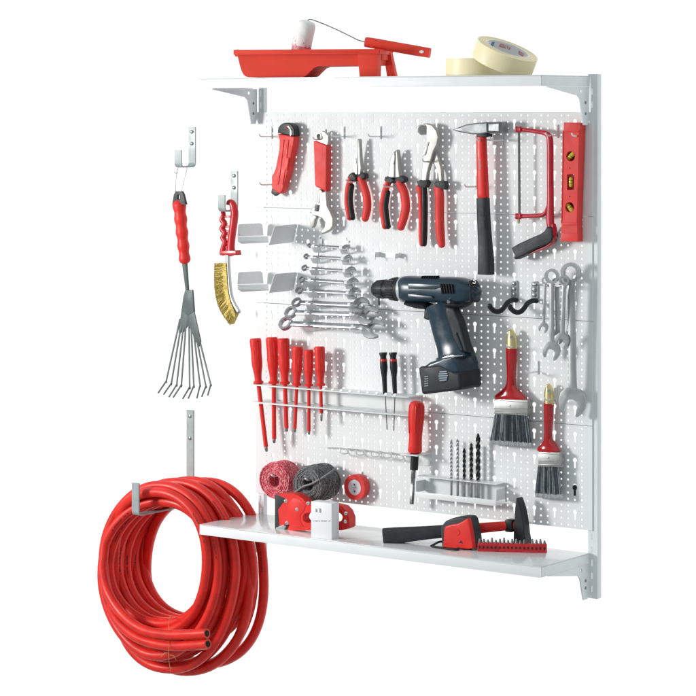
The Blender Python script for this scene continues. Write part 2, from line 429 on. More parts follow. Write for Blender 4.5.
mm.build('shank', 'rake_green', t)
mm = MB()
mm.prism([at(u, v, y-.002) for u, v in Z(140, 290, 5.8, [(240, 112), (278, 146), (278, 205), (250, 245), (222, 250)])], .003, .0006)
mm.prism([at(u, v, y-.0035) for u, v in Z(140, 290, 5.8, [(278, 148), (313, 126), (352, 300), (340, 330), (318, 292), (296, 232), (280, 205)])], .003, .0006)
mm.build('tine_plate', 'rake_green', t)
el = [(152, 528), (182, 540), (213, 548), (240, 550), (288, 562), (312, 555), (348, 552), (382, 558), (410, 548)]
tp = [(105, 597), (137, 605), (168, 620), (193, 622), (248, 630), (280, 628), (330, 627), (358, 618), (393, 610)]
ro = [(232, 170), (243, 180), (254, 190), (268, 180), (284, 180), (296, 200), (312, 250), (328, 280), (343, 282)]
for r_, e_, t_ in zip(ro, el, tp):
    (u0, v0), (u1, v1), (u2, v2) = Z(140, 290, 5.8, [r_, e_, t_])
    P = [at(u0, v0, y), at(u1+.2*(u0-u1)*.2, v1+.2*(v0-v1)*.2, y-.012), at(u1, v1, y-.014), at(u2, v2, y-.026)]
    MB().tube(P, [(.0024, .0014), (.0021, .0014), (.0021, .0014), (.0020, .0013)], 8, hint=(0, 1, 0), n=3).build('tine', 'rake_green', t)
# wire brush
t = thing('wire_brush', 'wire brush with red plastic handle and curved brass bristles', 'wire brush')
y = -.030
mm = MB()
bar = Z(150, 110, 4.97, [(388, 468), (396, 456), (412, 470), (420, 510), (416, 560), (408, 620), (402, 680), (402, 712)])
mm.tube([at(u, v, y) for u, v in bar], [(.0025, .006), (.0055, .007), (.008, .008), (.0088, .008), (.0088, .008), (.0085, .008), (.009, .008), (.0125, .008)], 14, hint=(0, 1, 0), n=5)
grip = Z(150, 110, 4.97, [(362, 508), (366, 522), (358, 545), (372, 565), (358, 590), (374, 612), (362, 635), (376, 655), (366, 680), (362, 712)])
mm.tube([at(u, v, y) for u, v in grip], [(.0045, .006)]*2+[(.006, .0065)]*7+[(.008, .0065)], 12, hint=(0, 1, 0), n=4)
for vz in (532, 580, 604, 626, 646, 664, 682, 700):
    p, q = Z(150, 110, 4.97, [(362, vz), (405, vz-2)]); mm.tube([at(*p, y), at(*q, y)], .0022, 6)
p = Z(150, 110, 4.97, [(344, 712), (349, 700), (424, 698), (428, 722), (346, 722)])
mm.prism([at(u, v, y-.009) for u, v in p], .018, .002)
mm.build('handle', 'red_deep', t)
spine = Z(150, 210, 4.97, [(388, 200), (388, 262), (392, 330), (398, 400), (412, 455), (442, 508)])
SP = [at(u, v, y) for u, v in spine]
MB().tube(SP, [(.0042, .004)]*6, 10, hint=(0, 1, 0), n=6, power=.5).build('metal_spine', 'steel', t)
rnd = random.Random(3)
s0 = smooth(Z(150, 210, 4.97, [(378, 264), (381, 320), (385, 380), (395, 440), (424, 520)]), 12)
s1 = smooth(Z(150, 210, 4.97, [(320, 265), (318, 330), (322, 410), (345, 495), (398, 574)]), 12)
mm = MB(); N = len(s0)-1
for k in range(950):
    f = rnd.random()*N; i = min(int(f), N-1); g = f-i
    A = [s0[i][j]+(s0[i+1][j]-s0[i][j])*g for j in (0, 1)]; B = [s1[i][j]+(s1[i+1][j]-s1[i][j])*g for j in (0, 1)]
    e = 1-.06*rnd.random(); yy = y+rnd.uniform(-.008, .008)
    mid = [(A[j]+B[j])/2+rnd.uniform(-.5, .5) for j in (0, 1)]
    mm.tube([at(*A, yy*.5+y*.5), at(*mid, yy), at(A[0]+(B[0]-A[0])*e, A[1]+(B[1]-A[1])*e+rnd.uniform(-.6, .6), yy+rnd.uniform(-.002, .002))], .00055, 3, rnd=False)
core = [at(u, v, y-.006) for u, v, *_ in s0]+[at(u*.9+a_[0]*.1, v*.9+a_[1]*.1, y-.006) for (u, v), a_ in zip([q[:2] for q in s1[::-1]], s0[::-1])]
mm.prism(core, .012)
mm.build('bristles', 'brass_wire', t)
# hose
t = thing('hose_coil', 'coil of red rubber hose tied with wire hanging on the long hook', 'hose')
LO = []
for k in range(6):
    LO.append((152.5+8.5*k, 503-1.5*k, 621+[0, 3, 2, 0, -2, -3][k], 51+[0, .5, 1, 1, 1, 1][k], -.163+.027*k, -.163+.027*k, 0))
up = [(4.6, 666, 60, 4), (3.7, 664, 60, -8), (2.8, 657, 57, -6), (1.9, 649, 55, -2), (1.0, 641, 53, -1), (.25, 632, 52.5, 0)]
for k, vb, a_, sh_ in up:
    LO.append((153+8.6*k, 492.5-1.5*k, vb, a_, -.160+.027*k, -.160+.027*k-(.02 if k > 1.5 else 0), sh_))
LO2 = [(152+8.6*.9, 485.5, 655, 57, -.135, -.15, 0), (153+8.6*2.6, 482.5, 668, 61, -.095, -.12, -6), (153+8.6*4.2, 481, 672, 61, -.05, -.08, 0), (205, 482, 664, 59, -.025, -.02, 5), (200, 497, 640, 52, -.06, -.06, 0)]
LO += LO2
HR = .0104; NS = 84
pts = [Vector(q) for q in smooth([tuple(at(*q)) for q in [(207, 633.5, -.199), (190, 634.5, -.199), (165, 634.5, -.196), (141, 629, -.190), (121, 613, -.182), (107, 590, -.173), (102.3, 568, -.166)]], 6)]
nstart = len(pts); wob = random.Random(21)
for i, L in enumerate(LO):
    Nx = LO[min(i+1, len(LO)-1)]; w1, w2 = wob.uniform(0, 6.28), wob.uniform(0, 6.28)
    for k in range(NS):
        f = k/NS
        if i == 0 and f < .79: continue
        if i == len(LO)-1 and f > .5: break
        g = max(0, (f-.72)/.28); g = g*g*(3-2*g); P = [x+(y_-x)*g for x, y_ in zip(L, Nx)]
        cu, v0, v1, aa, y0, y1, shr = P; th = 2*math.pi*f
        cv = (v0+v1)/2; bb = (v1-v0)/2; sv = -math.cos(th); yy = y0+(y1-y0)*(sv+1)/2
        uu = cu+aa*math.copysign(abs(math.sin(th))**.93, math.sin(th))+shr*(sv if sv > 0 else 0)
        e_ = math.sin(th/2)**2*(1.0 if i < 6 else 1.7)                # wanders away from the hook, none at the top
        pts.append(at(uu+e_*math.sin(3*th+w1), cv+bb*sv+.6*e_*math.sin(2*th+w2), yy+.004*e_*math.sin(2*th+w1+w2)))
mm = MB(); mm.tube(pts, HR, 14, rnd=False); hose = mm.build('hose', 'hose_red', t)
def bore(e, T):
    MB().lathe(e-T*.001, e+T*.0005, [(0, HR*.64), (1, HR*.64)], 16).build('bore', 'black', t)
bore(pts[0], (pts[0]-pts[1]).normalized())
e = [(116, 560, -.095), (110, 590, -.125), (114, 616, -.160), (136, 637, -.182), (165, 645.5, -.190), (190, 645.5, -.195), (208, 644, -.198)]
S = [Vector(q) for q in smooth([tuple(at(*q)) for q in e], 6)]
MB().tube(S, HR*.98, 14, rnd=False).build('hose_end', 'hose_red', t); bore(S[-1], (S[-1]-S[-2]).normalized())
mm = MB()
for vv in ((618, 640, -.178), (640, 671, -.19)):
    mm.tube([at(170+1.5*math.sin(vv[0]), vv[0]-2, -.15), at(169.5, vv[0], vv[2]), at(168.5, (vv[0]+vv[1])/2, vv[2]-.030), at(170.5, vv[1], vv[2])], .0005, 5, n=4)
mm.tube([at(170, 655, -.206), at(166, 652, -.212), at(161, 657, -.21)], .0005, 5, n=3); mm.tube([at(170, 655, -.206), at(174, 656, -.214), at(176, 660, -.212)], .0005, 5, n=3)
mm.build('tie_wire', 'tie_wire', t)
# small printing on the hose: runs of dark marks lying on the rubber
rnd = random.Random(5)
def hose_marks(i0, n, side):
    mm = MB(); gap = 0
    for k in range(n*2):
        if gap: gap -= 1; continue
        if rnd.random() < .16: gap = rnd.choice((1, 2))
        j = i0+k*.105*NS/44; ia = int(j); g = j-ia
        if ia+2 >= len(pts): break
        p = pts[ia].lerp(pts[ia+1], g); T = (pts[ia+1]-pts[ia]).normalized()
        out = (CAM-p); out = (out-T*out.dot(T)).normalized(); sd = T.cross(out)
        nn = (out*math.cos(side)+sd*math.sin(side)).normalized(); sd = T.cross(nn)
        c = p+nn*(HR+.00012); h_ = rnd.uniform(.00045, .0008); w0 = rnd.uniform(.0009, .0022); w1 = rnd.uniform(.0012, .0024)
        mm.add([c-T*h_-sd*w0, c+T*h_-sd*w0*rnd.uniform(.4, 1), c+T*h_+sd*w1, c-T*h_+sd*w1*rnd.uniform(.4, 1)], [(0, 1, 2, 3)])
    if mm.v: mm.build('printed_mark', 'print', t)
off = nstart-int(.79*NS)
for l, fr, n, sd in ((0, .84, 14, .1), (1, .80, 16, .15), (2, .72, 14, .3), (3, .70, 14, .1), (4, .72, 12, .2), (6, .14, 14, -.2), (8, .10, 15, .2), (9, .78, 18, .0), (11, .12, 16, .2), (12, .14, 18, .1), (13, .1, 16, .1), (14, .12, 18, 0), (15, .16, 18, .3)):
    hose_marks(int((l+fr)*NS)+off, n, sd)
# ------------------------------------------------------------------ tools hanging on the board: top row
def prz(m, zoom, pts, yf, d, bev=.0012, seg=2): return m.prism([at(u, v, yf) for u, v in Z(*zoom, pts)], d, bev, seg)
def tbz(m, zoom, pts, r, seg=14, n=5, **k):
    q = Z(*zoom, pts); return m.tube([at(*a) for a in q], r, seg, hint=(0, 1, 0), n=n, **k)
# utility knife
K = (245, 110, 6.96)
t = thing('utility_knife', 'red snap-off utility knife with black end cap hanging at the upper left', 'utility knife')
yf = -.026
m = MB(); prz(m, K, [(226, 165), (345, 185), (338, 240), (300, 420), (262, 560), (246, 582), (222, 576), (186, 548), (184, 470), (210, 410), (236, 280), (238, 210)], yf, .017, .003, 3)
m.build('body', 'red_light', t)
m = MB()
for dx in (0, 32):
    prz(m, K, [(262+dx, 205), (272+dx, 207), (246+dx, 420), (232+dx, 520), (222+dx, 517), (236+dx, 415)], yf-.0014, .003, .0005)
prz(m, K, [(286, 330), (304, 334), (290, 420), (272, 416)], yf-.004, .006, .001)
m.build('grip_rib', 'red', t)
m = MB()
cap = [(285+58*math.cos(a), 146+58*math.sin(a)) for a in [math.radians(180+8+164*k/10) for k in range(11)]]
prz(m, K, cap+[(344, 183), (226, 160)], yf-.001, .018, .002, 3); m.build('end_cap', 'rubber', t)
m = MB(); m.tube(circ(*Z(*K, [(288, 124)])[0], yf-.002, .0022, 12)+circ(*Z(*K, [(288, 124)])[0], yf-.002, .0022, 12)[:1], .0007, 6); m.build('hanging_eye', 'red_light', t)
m = MB(); tbz(m, K, [(298, 112, yf-.002), (318, 140, yf-.002), (318, 180, yf-.002)], .0009, 6); m.build('metal_clip', 'chrome', t)
m = MB(); prz(m, K, [(186, 548), (200, 540), (238, 572), (206, 598), (182, 578)], yf+.003, .010, .001); m.build('blade_tip', 'rubber', t)
# adjustable wrench
K = (300, 120, 6.05)
t = thing('adjustable_wrench', 'adjustable wrench with red sleeve and bright open jaw pointing down', 'wrench')
yf = -.024
m = MB()
prz(m, K, [(108, 425), (116, 418), (130, 424), (134, 436), (156, 430), (164, 520), (184, 556), (200, 596), (200, 640), (186, 664), (150, 684), (128, 690), (124, 672), (146, 650), (150, 620), (132, 596), (104, 584), (72, 578), (62, 556), (76, 528), (96, 520), (102, 480)], yf, .011, .0025, 3)
m.build('fixed_jaw', 'satin', t)
m = MB(); prz(m, K, [(58, 558), (100, 586), (90, 602), (82, 640), (72, 652), (64, 650), (54, 590)], yf+.001, .010, .002); m.build('sliding_jaw', 'satin', t)
m = MB(); p0, p1 = Z(*K, [(88, 534), (112, 524)])
m.lathe(at(96.0/6.05+300, 552/6.05+120, yf-.002), at(104/6.05+300, 512/6.05+120, yf-.002), [(0, .0032), (.08, .0046), (.2, .0036), (.3, .0046), (.42, .0036), (.55, .0046), (.68, .0036), (.8, .0046), (1, .0034)], 14)
m.build('adjusting_screw', 'steel', t)
m = MB(); prz(m, K, [(108, 446), (118, 440), (122, 500), (106, 505)], yf-.0006, .003, .0004); m.build('slot', 'dark_steel', t)
hd = [at(u, v, yf) for u, v in Z(*K, [(84, 124), (92, 92), (104, 74), (124, 66), (148, 76), (168, 98), (168, 130), (160, 156)])]
m = MB(); m.plate(hd, [circ(*Z(*K, [(116, 100)])[0], yf, .0052, 14)], .010)
m.tube(circ(*Z(*K, [(116, 100)])[0], yf-.0005, .0066, 14)+circ(*Z(*K, [(116, 100)])[0], yf-.0005, .0066, 14)[:1], .0014, 6); m.build('handle_eye', 'satin', t)
m = MB(); prz(m, K, [(80, 128), (92, 124), (158, 150), (162, 158), (160, 424), (154, 432), (94, 404), (88, 392)], yf-.003, .015, .0035, 3); m.build('sleeve', 'red_light', t)
# pliers
def pliers(name, label, K, jaws, hl, hr, capL, capR, wl, wr, slot):
    t = thing(name, label, 'pliers'); yf = -.022
    for j in jaws:
        m = MB(); prz(m, K, j, yf, .010, .0025, 3); m.build('jaw', 'satin', t)
    for c in (capL, capR):
        m = MB(); prz(m, K, c, yf-.001, .013, .003, 3); m.build('grip_collar', 'grip_grey', t)
    m = MB(); prz(m, K, slot, yf-.0008, .003, .0006); m.build('cutter_groove', 'dark_steel', t)
    m = MB(); tbz(m, K, [(x, y_, yf+.005) for x, y_ in hl], [(wl*(.9 if 0 < i < len(hl)-1 else .75), .0075) for i in range(len(hl))], 16)
    m.build('grip', 'red_light', t)
    m = MB(); tbz(m, K, [(x+17, y_-2, yf+.006) for x, y_ in hl[1:]], [(wl*.8, .0066)]*(len(hl)-1), 14); m.build('grip_inlay', 'rubber', t)
    m = MB(); tbz(m, K, [(x, y_, yf+.005) for x, y_ in hr], [(wr*(.95 if 0 < i < len(hr)-1 else .8), .0078) for i in range(len(hr))], 16)
    m.build('grip', 'red_light', t)
    return t
K = (340, 120, 6.06)
pliers('long_nose_pliers', 'long nose pliers with red and black grips and a thin pointed tip', K,
       [[(92, 330), (76, 290), (84, 230), (104, 122), (109, 114), (110, 200), (104, 330)], [(108, 330), (110, 150), (111, 114), (116, 122), (120, 220), (127, 290), (122, 330)]],
       [(66, 352), (54, 400), (46, 460), (48, 520), (60, 598)], [(126, 352), (150, 420), (164, 480), (164, 540), (152, 600)],
       [(42, 350), (52, 330), (70, 318), (84, 328), (96, 350), (92, 372), (62, 366)], [(104, 348), (112, 328), (134, 318), (150, 328), (152, 350), (128, 368), (106, 372)], .0068, .0092,
       [(94, 230), (98, 230), (99, 265), (94, 268)])
pliers('combination_pliers', 'combination pliers with red and black grips and blunt square jaws', K,
       [[(286, 352), (296, 300), (302, 240), (318, 200), (332, 186), (330, 350)], [(332, 350), (334, 185), (346, 180), (350, 200), (356, 290), (364, 350)]],
       [(294, 376), (272, 440), (260, 510), (262, 570), (274, 650)], [(360, 378), (388, 440), (398, 510), (392, 570), (368, 652)],
       [(266, 366), (270, 346), (290, 338), (312, 350), (326, 366), (312, 384), (286, 386)], [(328, 366), (344, 348), (368, 338), (390, 350), (392, 372), (366, 386), (340, 384)], .0074, .0100,
       [(320, 212), (331, 206), (332, 240), (328, 270), (318, 268), (322, 240)])
# water pump pliers
K = (405, 118, 5.27)
t = thing('water_pump_pliers', 'tall slip joint pump pliers with curved bright jaw and long red grips', 'pliers')
yf = -.024
m = MB(); prz(m, K, [(58, 46), (80, 34), (110, 28), (142, 36), (166, 64), (176, 100), (168, 140), (150, 176), (134, 230), (118, 290), (112, 336), (84, 336), (88, 280), (92, 220), (100, 160), (112, 110), (112, 84), (92, 86), (70, 80)], yf, .009, .0022, 3)
m.build('upper_jaw', 'satin', t)
m = MB(); prz(m, K, [(56, 48), (64, 76), (90, 88), (110, 84), (116, 110), (130, 170), (152, 240), (172, 290), (178, 336), (196, 336), (192, 270), (176, 210), (160, 170), (150, 120), (132, 70), (96, 40)], yf+.007, .008, .002, 3)
m.build('lower_jaw', 'satin', t)
m = MB(); c = Z(*K, [(96, 62)])[0]; m.lathe(at(*c, yf+.001), at(*c, yf-.004), [(0, .0115), (.6, .011), (1, .009)], 20); m.lathe(at(*c, yf-.0038), at(*c, yf-.0052), [(0, .003), (1, .0024)], 10); m.build('pivot', 'chrome', t)
m = MB(); prz(m, K, [(118, 124), (128, 126), (110, 196), (90, 202), (92, 186)], yf-.0008, .003, .0006); m.build('adjusting_slot', 'dark_steel', t)
m = MB(); prz(m, K, [(60, 334), (76, 326), (112, 328), (118, 345), (104, 368), (66, 362)], yf-.002, .014, .003); m.build('grip_collar', 'grip_grey', t)
m = MB(); prz(m, K, [(150, 345), (158, 330), (205, 332), (212, 356), (206, 378), (160, 366)], yf-.002, .014, .003); m.build('grip_collar', 'grip_grey', t)
m = MB(); tbz(m, K, [(76, 362, yf+.005), (84, 410, yf+.005), (88, 520, yf+.005), (88, 620, yf+.005), (90, 668, yf+.005)], [(.0075, .006), (.0065, .0075), (.006, .0075), (.006, .0075), (.0045, .006)], 14); m.build('grip', 'red_light', t)
m = MB(); tbz(m, K, [(100, 362, yf+.006), (104, 420, yf+.006), (104, 520, yf+.006), (102, 620, yf+.006), (102, 668, yf+.006)], [(.0055, .006), (.006, .007), (.006, .007), (.006, .007), (.0045, .006)], 14); m.build('grip_inlay', 'rubber', t)
m = MB(); tbz(m, K, [(176, 364, yf+.005), (182, 420, yf+.005), (182, 520, yf+.005), (186, 610, yf+.005), (194, 672, yf+.005)], [(.0105, .006), (.0100, .0085), (.0095, .0085), (.0095, .0085), (.0075, .006)], 16); m.build('grip', 'red_light', t)
# hammer on the board
t = thing('hammer', 'hammer with grey steel head and red and black handle hung upright on the board', 'hammer', None)
K = (440, 105, 4.35); yf = -.040
m = MB()
prz(m, K, [(50, 108), (80, 96), (112, 84), (160, 77), (205, 74), (208, 122), (178, 128), (140, 128), (100, 122), (70, 115)], yf, .024, .004, 3)
prz(m, K, [(203, 75), (258, 72), (263, 80), (263, 118), (256, 124), (203, 121)], yf-.0015, .027, .0045, 1)
m.build('head', 'forged', t)
m = MB(); prz(m, K, [(156, 126), (204, 126), (203, 140), (160, 140)], yf+.002, .020, .003); m.build('collar', 'rubber', t)
m = MB(); pp = [(180, 132, yf+.012), (181, 180, yf+.012), (184, 270, yf+.012), (188, 400, yf+.012)]
tbz(m, K, pp, [(.0098, .008), (.0102, .0085), (.0108, .009), (.0116, .0095)], 18, power=.7); m.build('handle', 'red', t)
K2 = (468, 140, 4.97)
m = MB(); tbz(m, K2, [(75, 288, yf+.012), (79, 400, yf+.012), (86, 520, yf+.012), (90, 600, yf+.012), (90, 668, yf+.012)], [(.0122, .0102), (.0126, .0105), (.0136, .011), (.0150, .0125), (.0155, .0128)], 18, power=.6, rnd=False)
m.build('handle_grip', 'grip_grey', t)
m = MB()
for i in range(7): prz(m, K, [(170, 236+i*6.5), (177, 236+i*6.5), (177, 240+i*6.5), (170, 240+i*6.5)], yf+.0026, .0006, 0)
m.build('handle_print', 'print_grey', t)
m = MB(); prz(m, K2, [(56, 330), (78, 336), (80, 380), (62, 376)], yf+.0016, .001, .0003); prz(m, K2, [(62, 396), (80, 400), (84, 440), (66, 436)], yf+.0014, .001, .0003); m.build('grip_pad', 'rubber', t)
# hacksaw
t = thing('hacksaw', 'small hacksaw with dark red bow frame and black pistol grip', 'hacksaw')
K = (480, 110, 4.97); yf = -.022
m = MB()
tbz(m, K, [(196, 96, yf), (250, 102, yf), (312, 112, yf), (338, 124, yf), (348, 160, yf), (349, 300, yf), (350, 440, yf), (348, 530, yf), (352, 590, yf), (356, 630, yf), (346, 664, yf)],
    [(.0046, .005), (.0042, .005), (.0048, .005), (.006, .0055), (.0068, .006), (.0068, .006), (.007, .006), (.0085, .006), (.0076, .006), (.006, .006), (.004, .005)], 14)
tbz(m, K, [(196, 528, yf), (250, 527, yf), (300, 524, yf), (326, 510, yf), (342, 470, yf)], [(.0046, .005), (.0042, .005), (.0042, .005), (.004, .005), (.003, .005)], 12)
m.build('bow_frame', 'red_paint', t)
m = MB(); prz(m, K, [(188, 98), (198, 98), (201, 540), (190, 540)], yf-.002, .0014, 0); m.build('blade', 'blade_dark', t)
m = MB()
for yy in (96, 528):
    c = Z(*K, [(192, yy)])[0]; m.box(at(*c, yf), (.011, .013, .010), .002)
    for sx in (-10, 8):
        c2 = Z(*K, [(192+sx, yy)])[0]; m.lathe(at(c2[0], c2[1]-3, yf-.005), at(c2[0], c2[1]+3, yf-.005), [(0, .002), (.2, .003), (.8, .003), (1, .002)], 10)
m.build('blade_clamp', 'red_paint', t)
m = MB(); c = Z(*K, [(193, 556)])[0]; m.lathe(at(c[0], c[1]-3, yf), at(c[0], c[1]+1.5, yf), [(0, .0022), (.5, .003), (1, .002)], 8); m.build('tension_pin', 'gold', t)
K2 = (510, 225, 7.73)
m = MB(); prz(m, K2, [(8, 178), (60, 146), (160, 100), (235, 68), (262, 48), (282, 14), (320, 16), (330, 90), (318, 130), (290, 152), (200, 184), (100, 240), (40, 266), (26, 258), (30, 232)], yf-.010, .020, .005, 3)
m.build('pistol_grip', 'grip_grey', t)
m = MB(); c = Z(*K2, [(90, 180)])[0]; m.lathe(at(*c, yf-.0095), at(*c, yf-.0112), [(0, .0022), (1, .0018)], 12); m.build('rivet', 'steel', t)
m = MB(); tbz(m, K2, [(338, -4, yf), (344, 60, yf), (334, 124, yf), (300, 162, yf), (220, 196, yf), (150, 226, yf)], [(.0035, .007), (.0032, .008), (.003, .008), (.0026, .008), (.0022, .007), (.001, .005)], 10); m.build('grip_edging', 'red_paint', t)
# spirit level
t = thing('spirit_level', 'red torpedo spirit level with three yellow vials hung upright at the board edge', 'spirit level')
K = (480, 110, 4.97); yf = -.024
fo = [at(u, v, yf) for u, v in Z(*K, [(417, 62), (498, 64), (490, 300), (482, 560), (484, 655), (400, 653), (406, 520), (408, 480), (412, 240)])]
def zc(x, y_, rx, n=18): c = Z(*K, [(x, y_)])[0]; return circ(*c, yf, rx, n)
rect = [at(u, v, yf) for u, v in Z(*K, [(432, 320), (466, 318), (466, 396), (432, 398)])]
m = MB(); m.plate(fo, [zc(450, 230, .0098), zc(447, 288, .0014, 8), rect, zc(446, 430, .0014, 8), zc(445, 483, .0098)], .020); m.build('body', 'red_light', t)
m = MB()
def frame(pts): prz(m, K, pts, yf-.003, .0032, .001)
frame([(417, 62), (498, 64), (497, 100), (484, 110), (430, 108), (415, 98)]); frame([(404, 612), (484, 612), (484, 655), (400, 653)]); frame([(408, 560), (484, 560), (483, 572), (407, 572)])
m.tube([at(*Z(*K, [(494, 104)])[0], yf), at(*Z(*K, [(482, 560)])[0], yf)], .0017, 8)
m.tube([at(*Z(*K, [(415, 104)])[0], yf), at(*Z(*K, [(406, 560)])[0], yf)], .0013, 8)
m.build('raised_rim', 'red_light', t)
for (x, y_, a_) in ((450, 230, 40), (445, 483, -50)):
    c = Z(*K, [(x, y_)])[0]; m = MB(); p = at(*c, yf+.008); d = V(math.cos(math.radians(a_)), 0, math.sin(math.radians(a_)))*.0065
    m.tube([p-d*1.35, p+d*1.35], .0048, 14); v_ = m.build('vial', 'vial', t)
    m = MB(); m.box(p+V(0, .0075, 0), (.0205, .002, .0205), 0); m.build('vial_pocket', 'vial_dark', t)
    m = MB()
    for s in (-.4, .4): m.tube([p-d*.04+d*s+V(0, 0, 0), p+d*.04+d*s], .0050, 14, rnd=False)
    m.build('vial_line', 'black', v_)
m = MB(); c = at(*Z(*K, [(452, 358)])[0], yf+.006); m.tube([c-V(0, 0, .0135/2), c+V(0, 0, .0135/2)], .0040, 14); v_ = m.build('vial', 'vial', t)
m = MB(); m.box(c+V(0, .007, 0), (.018, .002, .018), 0); m.build('vial_pocket', 'vial_dark', t)
m = MB()
for s in (-.003, .003): m.tube([c+V(0, 0, s-.0003), c+V(0, 0, s+.0003)], .0042, 12, rnd=False)
m.build('vial_line', 'black', v_)
# ------------------------------------------------------------------ plain white pegs
def peg(u, v, y0=-.002):
    t = thing('peg_hook', '', 'peg hook', 'small white pegs on the board')
    p = at(u, v, 0)
    m = MB(); m.box(p+V(0, -.0022, .007), (.006, .0022, .026), .0008); m.build('base_plate', 'clip_white', t)
    m = MB(); m.tube([p+V(0, -.003, -.001), p+V(0, -.03, -.001), p+V(0, -.038, .0005), p+V(0, -.042, .004)], .0016, 8, n=4); m.build('prong', 'clip_white', t)
    return t
pegs = [(271.3, 136, 'white peg left of the utility knife head'), (271.8, 184, 'white peg beside the tip of the utility knife'), (343.5, 136, 'bare white peg between adjustable wrench and long nose pliers'),
        (380, 136, 'bare white peg above the combination pliers'), (476, 186, 'white peg left of the upright hammer handle'), (537.5, 371, 'white peg right of the large paintbrush handle'),
        (557, 135, 'white peg holding up the hacksaw frame'), (583, 135.5, 'white peg through the top of the spirit level'), (325, 139, 'white peg through the eye of the adjustable wrench'), (556, 398, 'white peg through the gold end of the small paintbrush'),
        (518.5, 345.5, 'white peg through the gold end of the large paintbrush'), (434, 161, 'white peg under the jaw of the pump pliers'), (358, 181, 'white peg under the long nose pliers joint'), (395, 186, 'white peg under the combination pliers joint')]
p0 = peg(*pegs[0][:2]); settle(p0); p0['label'] = pegs[0][2]
for u, v, l in pegs[1:]:
    c = copy_tree(p0); c.location = p0.location+at(u, v, 0)-at(*pegs[0][:2], 0); c['label'] = l
def hammer_fork():
    t = thing('fork_hook', 'white two-pronged hook under the head of the upright hammer', 'hook'); p = at(497, 140, 0)
    m = MB(); m.box(p+V(0, -.002, 0), (.03, .002, .02), .0008); m.build('base_plate', 'clip_white', t)
    for s in (-.0165, .0165):
        m = MB(); m.tube([p+V(s, -.003, .0), p+V(s, -.04, .0), p+V(s, -.052, .006)], .0018, 8, n=4); m.build('prong', 'clip_white', t)
hammer_fork()
# ------------------------------------------------------------------ left sheet holders
def wing_holder(oy, label):
    t = thing('angle_holder', label, 'holder', 'pairs of sheet steel holders at the left edge of the board')
    K = (232, 210+oy, 7.74); yf = -.100
    def quad(pts, th, name, mt):
        P = [at(u, v, y) for (u, v, y) in Z(*K, pts)]
        n = (P[1]-P[0]).cross(P[2]-P[0]).normalized()
        if n.dot(CAM-P[0]) < 0: n = -n
        m = MB(); m.prism(P, tuple(-n*th), .0006, 1); return m.build(name, mt, t)
    # left wing: folded strip standing out from the board, with a bright lower fold
    quad([(44, 204, yf), (50, 118, yf), (62, 110, yf+.006), (222, 102, -.018), (236, 112, -.012), (246, 198, -.008)], .0015, 'wing', 'sheet_grey')
    quad([(40, 206, yf), (282, 202, -.052), (284, 246, -.052), (42, 244, yf)], .0012, 'lip', 'clip_white')
    quad([(42, 244, yf), (284, 247, -.052), (284, 252, -.050), (74, 264, yf+.012)], .0012, 'lower_fold', 'sheet_grey')
    quad([(285, 272, yf+.008), (328, 132, yf+.016), (345, 124, yf+.02), (490, 110, -.006), (502, 116, -.003), (478, 240, -.004), (466, 252, -.006)], .0015, 'wing', 'sheet_grey')
    m = MB(); P = [at(u, v, -.0015) for u, v in Z(*K, [(246, 120), (500, 112), (470, 240), (250, 236)])]; m.prism(P, .0012); m.build('base_plate', 'clip_white', t)
    m = MB(); c = at(*Z(*K, [(58, 191)])[0], yf-.0004); m.box(c, (.003, .001, .0022), .0004)
    if oy == 0: m.build('red_mark', 'print_red', t)
wing_holder(0, 'upper white and grey sheet steel holder sticking out past the left board edge')
wing_holder(48, 'lower white and grey sheet steel holder sticking out beside the wrench rack')
# ------------------------------------------------------------------ wrenches
def wrench(label, ring, opn, r, wj, sw, nrm, group, yl=None, tube=.24, mt='steel', swy=None):
    """ring, opn: world centres; r ring outer radius; wj half jaw size; sw half shaft width; nrm face normal"""
    t = thing('combination_wrench', label, 'wrench', group)
    d = (opn-ring).normalized(); n = Vector(nrm); n = (n-d*n.dot(d)).normalized(); s = d.cross(n)
    th = max(r*.27, .0026)
    lo_ = [ring+d*(r*math.cos(a))+s*(r*math.sin(a)) for a in [2*math.pi*k/24 for k in range(24)]]
    hi = [ring+d*(r*(.64+.05*(k % 2))*math.cos(a))+s*(r*(.64+.05*(k % 2))*math.sin(a)) for k, a in enumerate([2*math.pi*k/24 for k in range(24)])]
    m = MB(); m.plate([p+n*th for p in lo_], [[p+n*th for p in hi]], tuple(-n*th*2)); m.build('ring_end', mt, t)
    m = MB(); m.tube([ring+d*r*.8, ring+d*(r*1.5), ring.lerp(opn, .5), opn-d*wj*1.3, opn-d*wj*.5], [(sw*1.1, th*.5), (sw, sw*.62), (sw, sw*.6), (sw*1.05, sw*.6), (sw*1.5, th*.5)], 12, hint=tuple(n), n=3, power=.7)
    m.build('shank', mt, t)
    ca, sa = math.cos(.26), math.sin(.26); jd = d*ca+s*sa; js = s*ca-d*sa
    pr = [(-.95, -.35), (-.75, -.72), (-.3, -1.0), (.3, -1.02), (.78, -.86), (1.08, -.62), (1.0, -.46), (.30, -.44), (.02, -.36), (-.1, 0), (.02, .36), (.30, .44), (1.0, .46), (1.08, .62), (.78, .86), (.3, 1.02), (-.3, 1.0), (-.75, .72), (-.95, .35)]
    m = MB(); m.prism([opn+jd*(p[0]*wj)+js*(p[1]*wj)+n*th*.75 for p in pr], tuple(-n*th*1.5), min(.0012, wj*.12), 2, both=True); m.build('open_jaw', mt, t)
    return t
K = (275, 230, 5.8)
